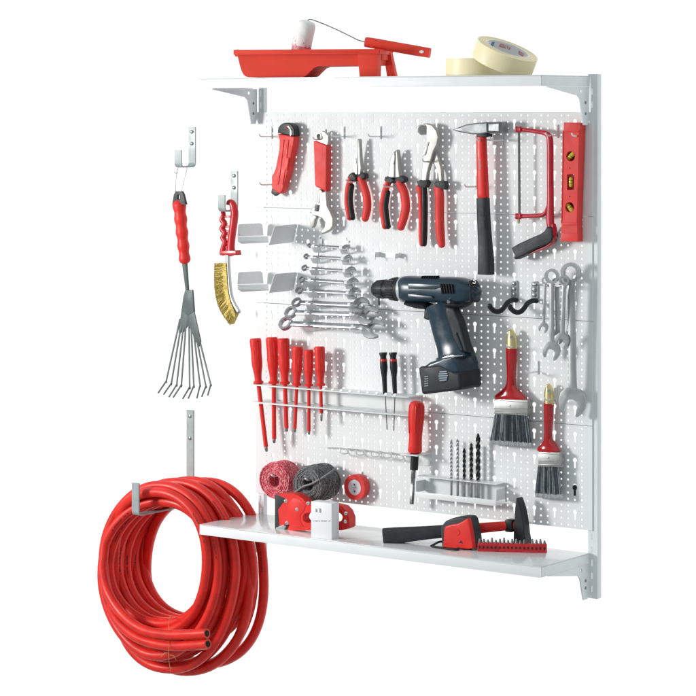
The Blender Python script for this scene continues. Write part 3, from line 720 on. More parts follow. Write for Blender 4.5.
RK = [((200, 90), (410, 104), 11, 16, 5), ((182, 153), (420, 166), 13, 18, 5), ((172, 220), (436, 238), 15, 21, 5.5), ((156, 286), (446, 306), 18, 24, 6), ((142, 350), (456, 366), 20, 27, 6.5), ((126, 420), (490, 434), 25, 36, 8), ((92, 478), (534, 490), 31, 42, 9), ((62, 542), (566, 566), 34, 46, 10)]
ords = ['smallest wrench, topmost in the stepped rack', 'second wrench from the top of the stepped rack', 'third wrench from the top of the stepped rack', 'fourth wrench from the top of the stepped rack',
        'fifth wrench from the top of the stepped rack', 'third longest wrench, sixth down in the stepped rack', 'second longest wrench in the rack with large ring end', 'longest wrench lying at the bottom of the stepped rack']
for i, (a, b, r, j, s) in enumerate(RK):
    yy = -.023-.0022*i; k = .002/5.8
    wrench('shiny steel '+ords[i], at(*Z(*K, [a])[0], yy), at(*Z(*K, [b])[0], yy), r*k*1.3, j*k*1.5, s*k*1.7, (0, -.74, .67) if i < 6 else (0, -.82, .57), 'wrenches in the stepped rack')
t = thing('wrench_rack', 'grey stepped two-arm rack holding eight horizontal wrenches', 'wrench rack')
for side in (0, 1):
    for i in range(8):
        (a, b, r, j, s) = RK[i]; yy = -.023-.0022*i
        f0, f1 = (.14, .32) if side == 0 else (.84, .965)
        if side == 0: xa, xb = (212+(-7.2)*i, 270-6*i)
        else: xa, xb = (372+9.5*i, 424+10.5*i)
        ya = a[1]+(b[1]-a[1])*((xa+xb)/2-a[0])/(b[0]-a[0])
        hh = 38
        m = MB()
        P = [at(u, v, yq) for u, v, yq in Z(*K, [(xa, ya+6, yy-.012), (xb-6, ya+6, yy-.012), (xb, ya+hh, -.004), (xa+14, ya+hh, -.004)])]
        m.prism(P, .0012, 0)
        P = [at(u, v, yq) for u, v, yq in Z(*K, [(xa+18, ya-hh+2, -.003), (xb+2, ya-hh-4, -.003), (xb+2, ya-4, -.003), (xa+14, ya-4, -.003)])]
        if i == 0: m.prism(P, .0012, 0)
        P = [at(u, v, yq) for u, v, yq in Z(*K, [(xa, ya-8, yy-.0135), (xa+16, ya-10, yy-.0135), (xa+14, ya+8, yy-.0125), (xa, ya+8, yy-.0125)])]
        m.prism(P, .0012, 0)
        m.build('step_tab', 'clip_white', t)
    m = MB(); xs = [(238, 40), (262, 40), (200, 560), (160, 560)] if side == 0 else [(392, 44), (412, 44), (500, 560), (470, 560)]
    m.prism([at(u, v, -.0015) for u, v in Z(*K, xs)][::-1], .0012, 0); m.build('back_strip', 'clip_white', t)
# ring hook with hanging wrenches
t = thing('ring_hook', 'zinc wire hook with the ring ends of five wrenches threaded on it', 'hook')
K = (480, 255, 5.8)
m = MB(); P = [at(*q) for q in Z(*K, [(316, 172, -.004), (330, 168, -.012), (380, 176, -.022), (440, 180, -.034), (500, 176, -.034), (545, 164, -.024), (566, 150, -.012)])]
m.tube(P, .0021, 8, n=5); m.build('wire_arm', 'chrome', t)
m = MB(); m.prism([at(u, v, -.003) for u, v in Z(*K, [(297, 165), (306, 154), (326, 153), (337, 166), (337, 250), (297, 250)])], .0022, .0008); m.build('mounting_plate', 'zinc', t)
m = MB()
for yy in (170, 205): c = at(*Z(*K, [(316, yy)])[0], -.003); m.lathe(c, c+V(0, -.003, 0), [(0, .004), (.7, .0036), (1, .002)], 12)
m.build('screw', 'steel', t)
HW = [((545.3, 280.5, -.026), (543.6, 327, -.018), 3.2, 4.6, 1.35, 'smallest hanging wrench, left of the ring hook bundle'),
      ((557, 282.5, -.026), (557.5, 336, -.016), 4.6, 6.4, 2.2, 'hanging wrench half hidden in the middle of the bundle'),
      ((552, 276.3, -.036), (551.8, 350, -.026), 6.8, 8.2, 2.3, 'long hanging wrench with open jaw above the small brush'),
      ((564.3, 280.3, -.044), (562.2, 340, -.034), 5.0, 6.8, 1.9, 'short bright hanging wrench in front of the largest one'),
      ((571, 272.8, -.030), (573.0, 400.5, -.022), 9.3, 12.6, 3.7, 'largest hanging wrench reaching far below the others')]
for a, b, r, j, s, l in HW:
    wrench('steel '+l, at(*a), at(*b), r*.0021, j*.0021, s*.0021, (.18, -.98, 0), 'wrenches on the ring hook', mt='satin_steel')
# black double hooks
def jh(dx, dy, label):
    t = thing('rubber_coated_hook', label, 'hook', 'black rubber coated hooks'); K = (480, 255, 5.8)
    m = MB(); m.prism([at(u+dx/5.8, v+dy/5.8, -.003) for u, v in Z(*K, [(178, 160), (186, 150), (212, 149), (218, 160), (218, 252), (178, 248)])], .0022, .0008); m.build('mounting_plate', 'zinc', t)
    m = MB()
    for yy in (166, 196, 228): c = at(*Z(*K, [(198+dx, yy+dy)])[0], -.003); m.lathe(c, c+V(0, -.003, 0), [(0, .0042), (.7, .0038), (1, .002)], 12)
    m.build('screw', 'steel', t)
    P = [at(u+dx/5.8, v+dy/5.8, q) for u, v, q in Z(*K, [(212, 262, -.006), (186, 262, -.016), (160, 276, -.030), (140, 304, -.044), (116, 326, -.056), (86, 326, -.066), (62, 306, -.074), (56, 292, -.077)])]
    m = MB(); m.tube(P, .0049, 14, n=5); m.build('coated_arm', 'rubber', t)
jh(0, 0, 'left black coated J hook right of the drill')
jh(117, 4, 'right black coated J hook next to the ring of wrenches')
# clip rails
def rail(K, pts, label, springs):
    t = thing('clip_rail', label, 'clip rail', None)
    m = MB(); P = [at(*q, -.014) for q in Z(*K, pts)]; m.tube(P, .0014, 8); m.build('rail_wire', 'clip_white', t)
    for (x, y_) in springs:
        m = MB(); q = Z(*K, [(x-26, y_-4, -.012), (x-24, y_+16, -.016), (x-8, y_+22, -.024), (x+12, y_+18, -.030), (x+16, y_+4, -.028), (x+4, y_-6, -.018), (x-8, y_, -.010)])
        m.tube([at(*a) for a in q], .0013, 6, n=4); m.build('spring_clip', 'zinc_bright', t)
rail((300, 420, 4.97), [(100, 131), (205, 135), (320, 145), (430, 158), (520, 168)], 'white wire rail with empty spring clips above the red tape', [(225, 146), (305, 152), (380, 160), (440, 166), (500, 176)])
t = thing('clip_bracket', 'small empty white bracket with two tabs above the drill chuck', 'bracket'); K = (260, 210, 4.97)
m = MB(); P = [at(u, v, -.002) for u, v in Z(*K, [(580, 206), (692, 212), (692, 240), (580, 234)])]; m.prism(P, .0014, .0004, 1); m.build('base_plate', 'clip_white', t)
for x, y_ in ((584, 222), (684, 228)):
    m = MB(); c = at(*Z(*K, [(x, y_)])[0], -.010); m.box(c, (.0016, .018, .010), .0004); m.box(c+V(0, -.0085, -.004), (.0016, .002, .012), .0004); m.build('tab', 'clip_white', t)
# ------------------------------------------------------------------ cordless drill
t = thing('cordless_drill', 'dark blue cordless drill hanging in the middle of the board with its chuck pointing left', 'drill')
K = (365, 265, 5.154); yc = -.052
A = lambda x, y_, d=0: at(*Z(*K, [(x, y_)])[0], yc+d)
m = MB(); p0, p1 = A(44, 124), A(196, 125); L = (p1-p0).length
m.lathe(p0, p1, [(0, 0), (0, .0085), (.04, .0135), (.13, .0168), (.30, .0186), (.42, .0190), (.44, .0176), (.47, .0176), (.49, .0190), (.58, .0194), (.585, .0198), (.70, .0212), (.86, .0225), (.9, .0222), (1, .0222)], 28)
m.build('chuck', 'drill_dark', t)
m = MB()
for k in range(20):
    a = 2*math.pi*k/20; o = V(0, math.cos(a), math.sin(a))
    m.tube([p0.lerp(p1, .60)+o*.0205, p0.lerp(p1, .72)+o*.0222, p0.lerp(p1, .82)+o*.0228], .0014, 6)
    if k % 2 == 0: m.tube([p0.lerp(p1, .16)+o*.0175, p0.lerp(p1, .40)+o*.0190], .0012, 6)
m.build('chuck_ribs', 'rubber', t)
m = MB(); m.lathe(A(192, 125), A(214, 125), [(0, .0228), (.15, .0258), (.85, .0264), (1, .0235)], 30); m.build('torque_ring', 'ring_grey', t)
m = MB(); m.tube([A(70, 150, -.004), A(72, 168, -.006), A(73, 206, -.006)], .0016, 6); m.build('bit_key', 'black', t)
m = MB()
body = [(210, 124, .0255, .026), (235, 124, .0265, .029), (300, 125, .0258, .031), (380, 127, .0256, .031), (450, 130, .0262, .031), (505, 134, .0255, .030), (545, 142, .0205, .026), (565, 150, .0145, .020)]
m.tube([A(x, y_) for x, y_, *_ in body], [(a, b) for *_, a, b in body], 28, hint=(0, 1, 0), n=5, power=.78)
m.build('motor_housing', 'drill_blue', t)
m = MB(); m.tube([A(x, y_) for x, y_ in [(228, 196), (280, 206), (330, 212)]], [(.0050, .020), (.0072, .021), (.0066, .019)], 16, hint=(0, 1, 0), n=4)
m.tube([A(x, y_) for x, y_ in [(440, 200), (490, 204), (530, 192)]], [(.0075, .020), (.0085, .021), (.0065, .016)], 16, hint=(0, 1, 0), n=4)
m.build('lower_housing', 'drill_dark', t)
m = MB(); m.prism([A(x, y_, -.0332) for x, y_ in [(220, 150), (340, 160), (352, 172), (252, 178), (222, 168)]], .004, .0012); m.prism([A(x, y_, -.0335) for x, y_ in [(222, 96), (384, 100), (392, 112), (352, 126), (222, 122)]], .004, .0014)
m.build('side_panel', 'drill_blue', t)
m = MB()
for k in range(5):
    x = 386+13.5*k; m.prism([A(a, b, -.0336) for a, b in [(x, 98), (x+7, 98), (x+15, 148), (x+8, 148)]], .004, .0003)
for k in range(7):
    x = 286+12*k; m.prism([A(a, b, -.018) for a, b in [(x, 68), (x+6, 56), (x+11, 56), (x+5, 68)]], .012, .0003)
m.build('vent_slots', 'black', t)
m = MB()
for (x, y_) in ((432, 190), ): m.lathe(A(x, y_, -.028), A(x, y_, -.034), [(0, .0042), (.7, .004), (1, .0025)], 14)
m.build('screw', 'chrome', t)
m = MB(); m.tube([A(x, y_) for x, y_ in [(556, 84), (562, 110), (566, 150), (566, 184)]], [(.0038, .012), (.0055, .018), (.0052, .020), (.0045, .016)], 14, hint=(0, 1, 0), n=4, power=.6); m.build('rear_cap', 'drill_dark', t)
m = MB(); m.tube([A(560, 78, -.014), A(570, 84, -.014), A(567, 96, -.014), A(558, 92, -.014)], .0011, 6, n=3); m.build('belt_ring', 'steel', t)
m = MB()
hp = [(384, 200, .029, .0205), (396, 240, .0300, .020), (420, 300, .0345, .0195), (437, 360, .0345, .0200), (453, 410, .0350, .021), (466, 452, .0385, .024), (470, 476, .043, .027)]
m.tube([A(x, y_) for x, y_, *_ in hp], [(a, b) for *_, a, b in hp], 24, hint=(0, 1, 0), n=6, power=.8, rnd=False); m.build('handle', 'drill_blue', t)
m = MB()
m.prism([A(x, y_, -.0235) for x, y_ in [(414, 215), (454, 222), (486, 290), (506, 360), (524, 430), (534, 452), (486, 446), (452, 380), (428, 300), (412, 250)]], .020, .0045, 3)
m.build('grip_overlay', 'drill_dark', t)
m = MB(); m.tube([A(x, y_, -.0245) for x, y_ in [(468, 350), (484, 390), (500, 438)]], [(.002, .0018)]*3, 8, n=4)
m.build('grip_ridge', 'drill_blue', t)
m = MB(); m.prism([A(x, y_, -.011) for x, y_ in [(304, 226), (332, 222), (346, 262), (342, 288), (318, 284), (300, 276)]], .022, .004, 3); m.build('trigger', 'drill_dark', t)
m = MB()
m.prism([A(x, y_, -.036) for x, y_ in [(330, 502), (386, 482), (404, 472), (440, 466), (466, 470), (480, 510), (486, 556), (470, 558), (300, 570), (278, 540)]], .070, .007, 3)
m.build('battery_housing', 'drill_blue', t)
m = MB()
m.prism([A(x, y_, -.038) for x, y_ in [(274, 534), (282, 524), (384, 514), (456, 552), (488, 552), (494, 632), (484, 645), (300, 668), (290, 660)]], .073, .006, 3)
m.build('battery', 'drill_dark', t)
m = MB(); m.prism([A(x, y_, -.0392) for x, y_ in [(398, 476), (440, 466), (452, 462), (462, 466), (496, 464), (496, 470), (462, 474), (452, 480), (440, 476), (400, 484)]], .006, .0008); m.build('badge', 'chrome', t)
m = MB(); c = A(402, 572, -.0385)
m.lathe(c+V(0, .002, 0), c+V(0, -.0012, 0), [(0, .0125), (.7, .012), (1, .011)], 24); m.build('release_button', 'drill_blue', t)
m = MB()
for k in range(5):
    y_ = 550+11*k; h_ = 24-3*abs(k-2); m.prism([A(a, b, -.0400) for a, b in [(402-h_, y_-2), (402+h_, y_-4), (402+h_, y_+1), (402-h_, y_+3)]], .0012, 0)
for k in range(5): m.prism([A(a, b, -.0386) for a, b in [(306, 574+12*k), (326, 571+12*k), (326, 575+12*k), (306, 578+12*k)]], .001, 0)
m.build('battery_slots', 'slot_mark', t)
def drill_support():
    t = thing('drill_hook', 'white bent holder behind the body of the blue drill', 'hook')
    m = MB(); m.box(A(440, 140)*1+V(0, .0485, 0), (.05, .002, .03), .0006); m.build('base_plate', 'clip_white', t)
    for s in (-.016, .016):
        m = MB(); p = A(440, 190)+V(s, 0, 0); m.tube([V(p.x, -.004, p.z), V(p.x, -.035, p.z), V(p.x, -.052, p.z)], .002, 8); m.build('prong', 'clip_white', t)
drill_support()
# ------------------------------------------------------------------ paintbrushes
def brush(label, K, gold, red, neck, fer, bands, tops, bots, yf, d, nb, K2=None):
    t = thing('paintbrush', label, 'paintbrush', 'paintbrushes on the board'); ym = yf+d/2
    K2 = K2 or K
    m = MB(); c = sum(p[0] for p in gold)/len(gold)
    m.tube([at(*Z(*K, [(x, y_)])[0], ym) for x, y_, w_ in gold], [(w_, .0075) for x, y_, w_ in gold], 16, hint=(0, 1, 0), n=5); m.build('handle_tip', 'gold', t)
    m = MB(); e = Z(*K, [(gold[1][0], gold[1][1]+6)])[0]; m.tube(circ(*e, ym-.0075, .0034, 14)+circ(*e, ym-.0075, .0034, 14)[:1], .0009, 6); m.lathe(at(*e, ym-.004), at(*e, ym-.0078), [(0, .0030), (1, .0030)], 12); m.build('hanging_hole', 'print_grey', t)
    m = MB(); m.tube([at(*Z(*K2, [(x, y_)])[0], ym) for x, y_, w_ in red], [(w_, .0082 if i < len(red)-2 else .009) for i, (x, y_, w_) in enumerate(red)], 20, hint=(0, 1, 0), n=6, rnd=False); m.build('handle', 'red_lacquer', t)
    m = MB(); m.prism([at(*p, yf-.001) for p in Z(*K2, fer)], d+.002, .0025, 2, both=True); f_ = m.build('ferrule', 'ferrule_metal', t)
    m = MB()
    for y_ in bands:
        a, b = Z(*K2, [(fer[0][0]+1, y_), (fer[1][0]-1, y_)])
        m.tube([at(*a, yf-.0012), at(*b, yf-.0012)], .0011, 8)
    m.build('band', 'ferrule_metal', f_)
    m = MB()
    for y_ in list(bands)+[fer[0][1]+5]:
        a, b = Z(*K2, [(fer[0][0]+1, y_+5), (fer[1][0]-1, y_+5)])
        m.box((at(*a, yf-.0009)+at(*b, yf-.0009))/2, (abs(at(*b, yf).x-at(*a, yf).x), .0006, .0016))
    m.build('groove', 'dark_steel', f_)
    m = MB()
    a, b = Z(*K2, [(fer[0][0]+10, bands[0]-14), (fer[1][0]-10, bands[0]-14)])
    e = [(a[0]+(b[0]-a[0])*f, a[1]) for f in (.45, .55)]
    m.box(at(*e[0], yf-.0015), (.004, .0012, .003), .0004); m.build('nail', 'steel', f_)
    rnd = random.Random(nb); groups = {'bristle_dark': MB(), 'bristle_mid': MB(), 'bristle_light': MB()}; tipm = MB()
    (tx0, ty0), (tx1, ty1) = Z(*K2, tops); (bx0, by0), (bx1, by1) = Z(*K2, bots)
    for k in range(nb):
        f = rnd.random(); g = f+rnd.gauss(0, .012); yy = ym+rnd.uniform(-.5, .5)*d*.9; y2 = ym+(yy-ym)*1.15+rnd.uniform(-.001, .001)
        ln = 1-.03*abs(rnd.gauss(0, 1))
        A_ = (tx0+(tx1-tx0)*f, ty0+(ty1-ty0)*f); B_ = (bx0+(bx1-bx0)*g, by0+(by1-by0)*g)
        E_ = (A_[0]+(B_[0]-A_[0])*ln, A_[1]+(B_[1]-A_[1])*ln); F_ = (A_[0]+(B_[0]-A_[0])*(ln*.88), A_[1]+(B_[1]-A_[1])*(ln*.88))
        clump = .5*math.sin(f*29+1.3*math.sin(f*11))+.45*math.sin(f*97+1)+rnd.gauss(0, .75)
        key = 'bristle_dark' if clump < .1 else ('bristle_mid' if clump < 1.0 else 'bristle_light')
        pa, pf, pe = at(*A_, yy), at(*F_, y2), at(*E_, y2)
        groups[key].tube([pa, pf], [.00062, .0006], 3, rnd=False); tipm.tube([pf, pe], [.0006, .0003], 3, rnd=False)
    br = None
    for key, mb in groups.items():
        if br is None: br = mb.build('bristles', key, t)
        else: mb.build('bristle_streaks', key, br)
    tipm.build('bristle_tips', 'bristle_tip', br)
mat('bristle_dark', (.035, .045, .055), .5, var=.3, scale=200)
mat('bristle_mid', (.12, .145, .165), .5, var=.3, scale=200)
mat('bristle_light', (.40, .43, .45), .5, var=.2, scale=200)
K = (480, 310, 4.97)
brush('wide paintbrush with glossy red handle and gold tip, grey bristles', K, [(156, 104, .0042), (157, 130, .0100), (157, 165, .0120), (157, 194, .0124)],
      [(157, 190, .0124), (157, 240, .0122), (156, 300, .0100), (155, 350, .0098), (154, 378, .0122), (154, 405, .0235), (154, 430, .0365), (154, 446, .0385)], None,
      [(70, 444), (238, 446), (236, 522), (72, 518)], (490, 512), [(74, 518), (236, 522)], [(54, 668), (258, 684)], -.026, .017, 2600)
brush('narrow paintbrush with dark red handle and gold tip, lower right', (480, 310, 4.97), [(342, 374, .0040), (343, 398, .0088), (343, 432, .0104), (343, 468, .0106)],
      [(342, 16, .0106), (341, 80, .0100), (340, 140, .0084), (339, 180, .0082), (340, 205, .0115), (342, 228, .0205), (342, 246, .0255), (342, 258, .0262)], None,
      [(288, 258), (396, 260), (394, 334), (287, 330)], (300, 322), [(289, 330), (393, 334)], [(276, 484), (412, 496)], -.024, .016, 1700, (480, 400, 4.97))
# ------------------------------------------------------------------ screwdriver rack and drivers
def notched_shelf(z, xa, xb, yo, n, w_):
    pts = [V(xa, -.002, z), V(xa, yo, z)]
    for k in range(n):
        xc = xa+(xb-xa)*(k+.5)/n; r = w_/2
        pts += [V(xc-r, yo, z)]+[V(xc-r*math.cos(a), yo+.014+r*math.sin(a), z) for a in [math.pi*j/6 for j in range(7)]]+[V(xc+r, yo, z)]
    pts += [V(xb-.008, yo, z), V(xb-.002, yo+.004, z), V(xb, yo+.012, z), V(xb, -.002, z)]
    return pts
t = thing('screwdriver_rack', 'long white two-tier rack with screwdrivers standing in it', 'tool rack')
yo = -.046; q0, q1 = at(249.8, 385.2, yo), at(409, 395.8, yo); zr = (q0.z+q1.z)/2; q2 = at(330, 408.5, yo); zl_ = q2.z
x0, x1 = q0.x, q1.x
m = MB(); m.plate(notched_shelf(zr, x0, x1, yo, 0, .007), [], (0, 0, -.0024)); m.build('upper_tier', 'clip_white', t)
m = MB(); m.plate(notched_shelf(zl_, x0, x1, yo, 0, .006), [], (0, 0, -.0024)); m.build('lower_tier', 'clip_white', t)
for k in range(9):                                          # short guide teeth along the empty half of the top tier
    xk = x0+(x1-x0)*(.46+.055*k); m = MB(); m.prism([V(xk, yo+.001, zr), V(xk+.007, yo+.001, zr), V(xk+.010, yo+.001, zr+.0045), V(xk+.003, yo+.001, zr+.0045)], .0014, .0003, 1); m.build('guide_tooth', 'clip_white', t)
m = MB(); m.box(((x0+x1)/2, -.0022, (zr+zl_)/2), (x1-x0, .0018, zr-zl_-.004), .0004); m.build('back_plate', 'clip_white', t)
SD = [((97, 116), (117, 404), 266.6, 451.5, .0124, 'red handled screwdriver at the far left of the rack, longest blade'),
      ((201, 109), (214, 405), 274.2, 443.0, .0128, 'red screwdriver second from the left end of the rack'),
      ((274, 116), (285, 408), 286.6, 431.5, .0124, 'red screwdriver third from the left end of the rack'),
      ((365, 168), (359, 416), 294.8, 432.0, .0117, 'red screwdriver fourth from the left, first of the shorter ones'),
      ((435, 188), (436, 420), 309.0, 434.5, .0104, 'red screwdriver fifth from the left with thin shaft'),
      ((503, 168), (511, 418), 321.5, 421.0, .0112, 'red screwdriver at the right end of the red row, short blade')]
for i, (a, b, ue, ve, r, l) in enumerate(SD):
    t = thing('screwdriver', l, 'screwdriver', 'red screwdrivers in the rack'); K = (240, 320, 6.33); yy = -.034
    pa = at(*Z(*K, [a])[0], yy); pb = at(*Z(*K, [b])[0], yy); pe = at(ue, ve, yy)
    m = MB(); m.lathe(pa, pb, [(0, 0), (0, r*.82), (.025, r*.97), (.07, r), (.16, r*.97), (.34, r*.90), (.5, r*.93), (.62, r*.88), (.76, r*.68), (.88, r*.60), (.93, r*.62), (.945, r*.86), (.99, r*.84), (1, r*.5)], 22); m.build('handle', 'red', t)
    m = MB()
    for k in range(8):
        a_ = 2*math.pi*k/8+.2; o = V(math.cos(a_), math.sin(a_), 0)*r*.93
        m.tube([pa.lerp(pb, .1)+o, pa.lerp(pb, .3)+o*.93, pa.lerp(pb, .6)+o*.9], .0011, 6, n=3)
    m.build('handle_ribs', 'red_light', t)
    e = pb.lerp(pe, .93 if i < 5 else .78); rs = .0046 if i < 3 else .0036
    m = MB(); m.tube([pb, e], rs, 12, rnd=False); m.build('insulated_shaft', 'red', t)
    m = MB(); m.tube([e, e.lerp(pe, .7), pe], [(rs*.75, rs*.75), (rs*.8, rs*.5), (rs*.6, rs*.2)], 8, hint=(0, 1, 0)); m.build('blade', 'dark_steel', t)
for i, (x, xe, ye, l) in enumerate(((264, 284, 446, 'black precision screwdriver with red ring, left of the pair'), (313, 317, 452, 'black precision screwdriver with red ring, right of the pair'))):
    t = thing('precision_screwdriver', l, 'screwdriver', 'black precision screwdrivers'); K = (330, 340, 4.97); yy = -.032
    pa = at(*Z(*K, [(x, 62)])[0], yy); pb = at(*Z(*K, [(x+10, 268)])[0], yy); pe = at(*Z(*K, [(xe, ye)])[0], yy)
    m = MB(); m.lathe(pa, pb, [(0, 0), (0, .0078), (.04, .0082), (.06, .0070), (.13, .0060), (.17, .0066), (.2, .0072), (.36, .0078), (.48, .0066), (.58, .0052), (.9, .0045), (1, .0043)], 20); m.build('handle', 'rubber', t)
    m = MB(); m.lathe(pa.lerp(pb, .155), pa.lerp(pb, .215), [(0, .0068), (.5, .0076), (1, .0076)], 18); m.build('colour_ring', 'red_deep', t)
    m = MB(); m.tube([pb, pe], .0011, 8, rnd=False); m.build('blade', 'dark_steel', t)
# red handled nut driver in ring holder
K = (400, 380, 4.97); yy = -.032
t = thing('nut_driver', 'driver with thick red handle and black hex shaft right of the rack', 'screwdriver')
A = lambda x, y_: at(*Z(*K, [(x, y_)])[0], yy)
m = MB(); m.lathe(A(84, 104), A(74, 360), [(0, 0), (.005, .007), (.03, .0125), (.09, .0155), (.2, .0163), (.36, .0160), (.55, .0140), (.72, .0130), (.86, .0136), (.97, .0142), (1, .0125)], 26); m.build('handle', 'red', t)
m = MB()
for k in range(6):
    a_ = k*math.pi/3; o = V(math.cos(a_), math.sin(a_), 0)*.0152
    m.tube([A(83, 128)+o, A(80, 190)+o*1.05, A(77, 260)+o*.9], .0016, 6, n=3)
m.build('handle_ribs', 'red', t)
m = MB(); m.tube([A(74, 360), A(70, 446)], .0082, 16, rnd=False); m.build('collar', 'rubber', t)
m = MB(); m.lathe(A(68, 446), A(58, 616), [(0, .0048), (.25, .0050), (.26, .0044), (.5, .0044), (.51, .0050), (1, .0047)], 6); m.build('hex_shaft', 'dark_steel', t)
t = thing('ring_holder', 'small white plate holder gripping the thick red handled driver', 'holder')
c0 = A(73, 366); P = [V(c0.x+.0105*math.cos(a), yy+.0105*math.sin(a), c0.z) for a in [2*math.pi*k/18 for k in range(18)]]
m = MB(); m.plate([V(c0.x-.020, -.052, c0.z), V(c0.x+.020, -.052, c0.z), V(c0.x+.020, -.002, c0.z), V(c0.x-.020, -.002, c0.z)], [P], (0, 0, -.0018)); m.build('ring_plate', 'clip_white', t)
m = MB(); m.box((c0.x, -.0022, c0.z-.012), (.036, .0018, .03), .0005); m.build('base_plate', 'clip_white', t)
# drill bit holder
K = (410, 420, 6.33)
t = thing('drill_bit_holder', 'white channel holder with five upright drill bits, low on the board', 'holder')
f0, f1 = at(*Z(*K, [(32, 460)])[0], -.036), at(*Z(*K, [(545, 500)])[0], -.036); zlo = (f0.z+f1.z)/2; hz = .0115
m = MB(); m.box(((f0.x+f1.x)/2, -.036, zlo-hz/2), (f1.x-f0.x, .0016, hz), .0006); m.build('front_lip', 'clip_white', t)
m = MB(); m.box(((f0.x+f1.x)/2, -.0185, zlo-hz+.0008), (f1.x-f0.x-.001, .033, .0016), .0004); m.build('floor_plate', 'clip_white', t)
g0, g1 = at(*Z(*K, [(110, 360)])[0], -.018), at(*Z(*K, [(600, 396)])[0], -.018); zhi = (g0.z+g1.z)/2
BX = [262, 302, 343, 388, 431]; BT = [118, 118, 176, 146, 84]; yb = -.020
hol = []
for x in BX:
    p = at(*Z(*K, [(x, 385)])[0], yb); hol.append([V(p.x+.0054*math.cos(a), yb+.0054*math.sin(a), zhi) for a in [2*math.pi*k/10 for k in range(10)]])
m = MB(); m.plate([V(f0.x, -.034, zhi), V(f1.x, -.034, zhi), V(f1.x, -.0035, zhi), V(f0.x, -.0035, zhi)], hol, (0, 0, -.0012)); m.build('top_plate', 'clip_white', t)
m = MB(); m.box(((f0.x+f1.x)/2, -.0025, (zhi+zlo)/2-.004), (f1.x-f0.x, .0014, zhi-zlo+.006), .0003); m.build('back_plate', 'clip_white', t)
for x in (f0.x+.0008, f1.x-.0008):
    m = MB(); m.box((x, -.019, (zhi+zlo)/2-.0062), (.0014, .031, zhi-zlo-.0085), .0003); m.build('end_plate', 'clip_white', t)
dl = ['thin silver drill bit at the left of the bit holder', 'second silver drill bit from the left', 'shortest black drill bit in the middle of the holder', 'medium black drill bit, second from the right', 'tallest thick black drill bit at the right of the row']
for i, (x, y0) in enumerate(zip(BX, BT)):
    t = thing('drill_bit', dl[i], 'drill bit', 'drill bits in the holder'); r = [.0028, .0030, .0034, .0038, .0050][i]
    top = at(*Z(*K, [(x, y0)])[0], yb); bot = V(top.x, yb, zlo-hz+.0018); mtb = 'steel' if i < 2 else 'black_bit'
    Lf = (top.z-zhi)*.98; m = MB(); mid = V(top.x, yb, top.z-Lf)
    nst = 60; vs = []; fs = []
    for k in range(nst+1):
        f = k/nst; z = mid.z+(top.z-mid.z)*f; a = f*Lf/(r*5.6)*2*math.pi; rr_ = r*(1 if f < .95 else max(.12, 1-(f-.95)/.05*.9))
        for q in range(10):
            b_ = 2*math.pi*q/10; rad = rr_*(1-.48*abs(math.cos(b_))**2.2)
            vs.append((top.x+rad*math.cos(a+b_), yb+rad*math.sin(a+b_), z))
    for k in range(nst):
        for q in range(10): q2 = (q+1) % 10; fs.append((k*10+q, k*10+q2, (k+1)*10+q2, (k+1)*10+q))
    fs.append(tuple(nst*10+q for q in range(10))); m.add(vs, fs); m.build('flute', mtb, t)
    m = MB(); m.tube([bot, mid+V(0, 0, .001)], r*.82, 12, rnd=False); m.build('bit_shank', 'steel', t)
# open keyhole showing dark: its shade put in as a black face
t = thing('dark_keyhole', 'keyhole with painted-in dark in the board below the hanging wrenches', 'keyhole')
c = at(574.8, 487.6, 0); m = MB(); pts = [V(c.x+.005*math.cos(a), -.0004, c.z+.005*math.sin(a)) for a in [math.radians(-62+304*k/15) for k in range(16)]]+[V(c.x-.0023, -.0004, c.z-.0155), V(c.x+.0023, -.0004, c.z-.0155)]
m.prism(pts, .002, 0); m.build('dark_hole_face', 'hole_shade_black', t)
# ------------------------------------------------------------------ twine spools and tape on the board
def spool(name, label, K, face, ro, ri, depth, yf, mt, seed, strand=None):
    t = thing(name, label, 'twine'); c = at(*Z(*K, [face])[0], yf); rnd = random.Random(seed); T = .0017
    m = MB()
    n = int((ro-ri)/(T*1.55))
    for layer in (0, 1):
        yy0 = yf if layer == 0 else yf+depth
        P = []; steps = n*26
        for k in range(steps+1):
            a = 2*math.pi*k/26; r = ri+T+(ro-ri-T*1.4)*k/steps+rnd.uniform(-.0005, .0005)
            P.append(c+V(r*math.cos(a), (yy0-yf)+rnd.uniform(-.0006, .0006)+.0012*math.sin(a*2.3), r*math.sin(a)))
        m.tube(P, T, 6, rnd=False); m.build('end_winding', mt, t); m = MB()
    m = MB(); P = []; turns = int(depth/(T*1.6)); steps = turns*26
    for k in range(steps+1):
        a = 2*math.pi*k/26; P.append(c+V((ro-.001)*math.cos(a), depth*k/steps+.004*math.sin(a+seed), (ro-.001)*math.sin(a)))
    m.tube(P, T, 6, rnd=False)
    for q in range(11):
        ph = rnd.uniform(0, 6.28); tilt = rnd.uniform(.35, .5)*depth; P = []; ro2 = ro+.0006+.0005*rnd.random()
        for k in range(37):
            a = 2*math.pi*k/36; P.append(c+V(ro2*math.cos(a), depth/2+tilt*math.cos(a-ph), ro2*math.sin(a)))
        m.tube(P, T*.95, 6, rnd=False)
    m.build('outer_winding', mt, t)
    m = MB()
    ringo = [c+V((ro-.0015)*math.cos(a), .0006, (ro-.0015)*math.sin(a)) for a in [2*math.pi*k/30 for k in range(30)]]
    ringi = [c+V((ri+.0006)*math.cos(a), .0006, (ri+.0006)*math.sin(a)) for a in [2*math.pi*k/24 for k in range(24)]]
    m.plate(ringo, [ringi], depth-.0012); m.build('core_winding', mt, t)
    if strand:
        m = MB(); m.tube([at(*q) for q in Z(*K, strand)], .0021, 8, n=5); m.build('loose_strand', 'twine_strand', t)
    return c
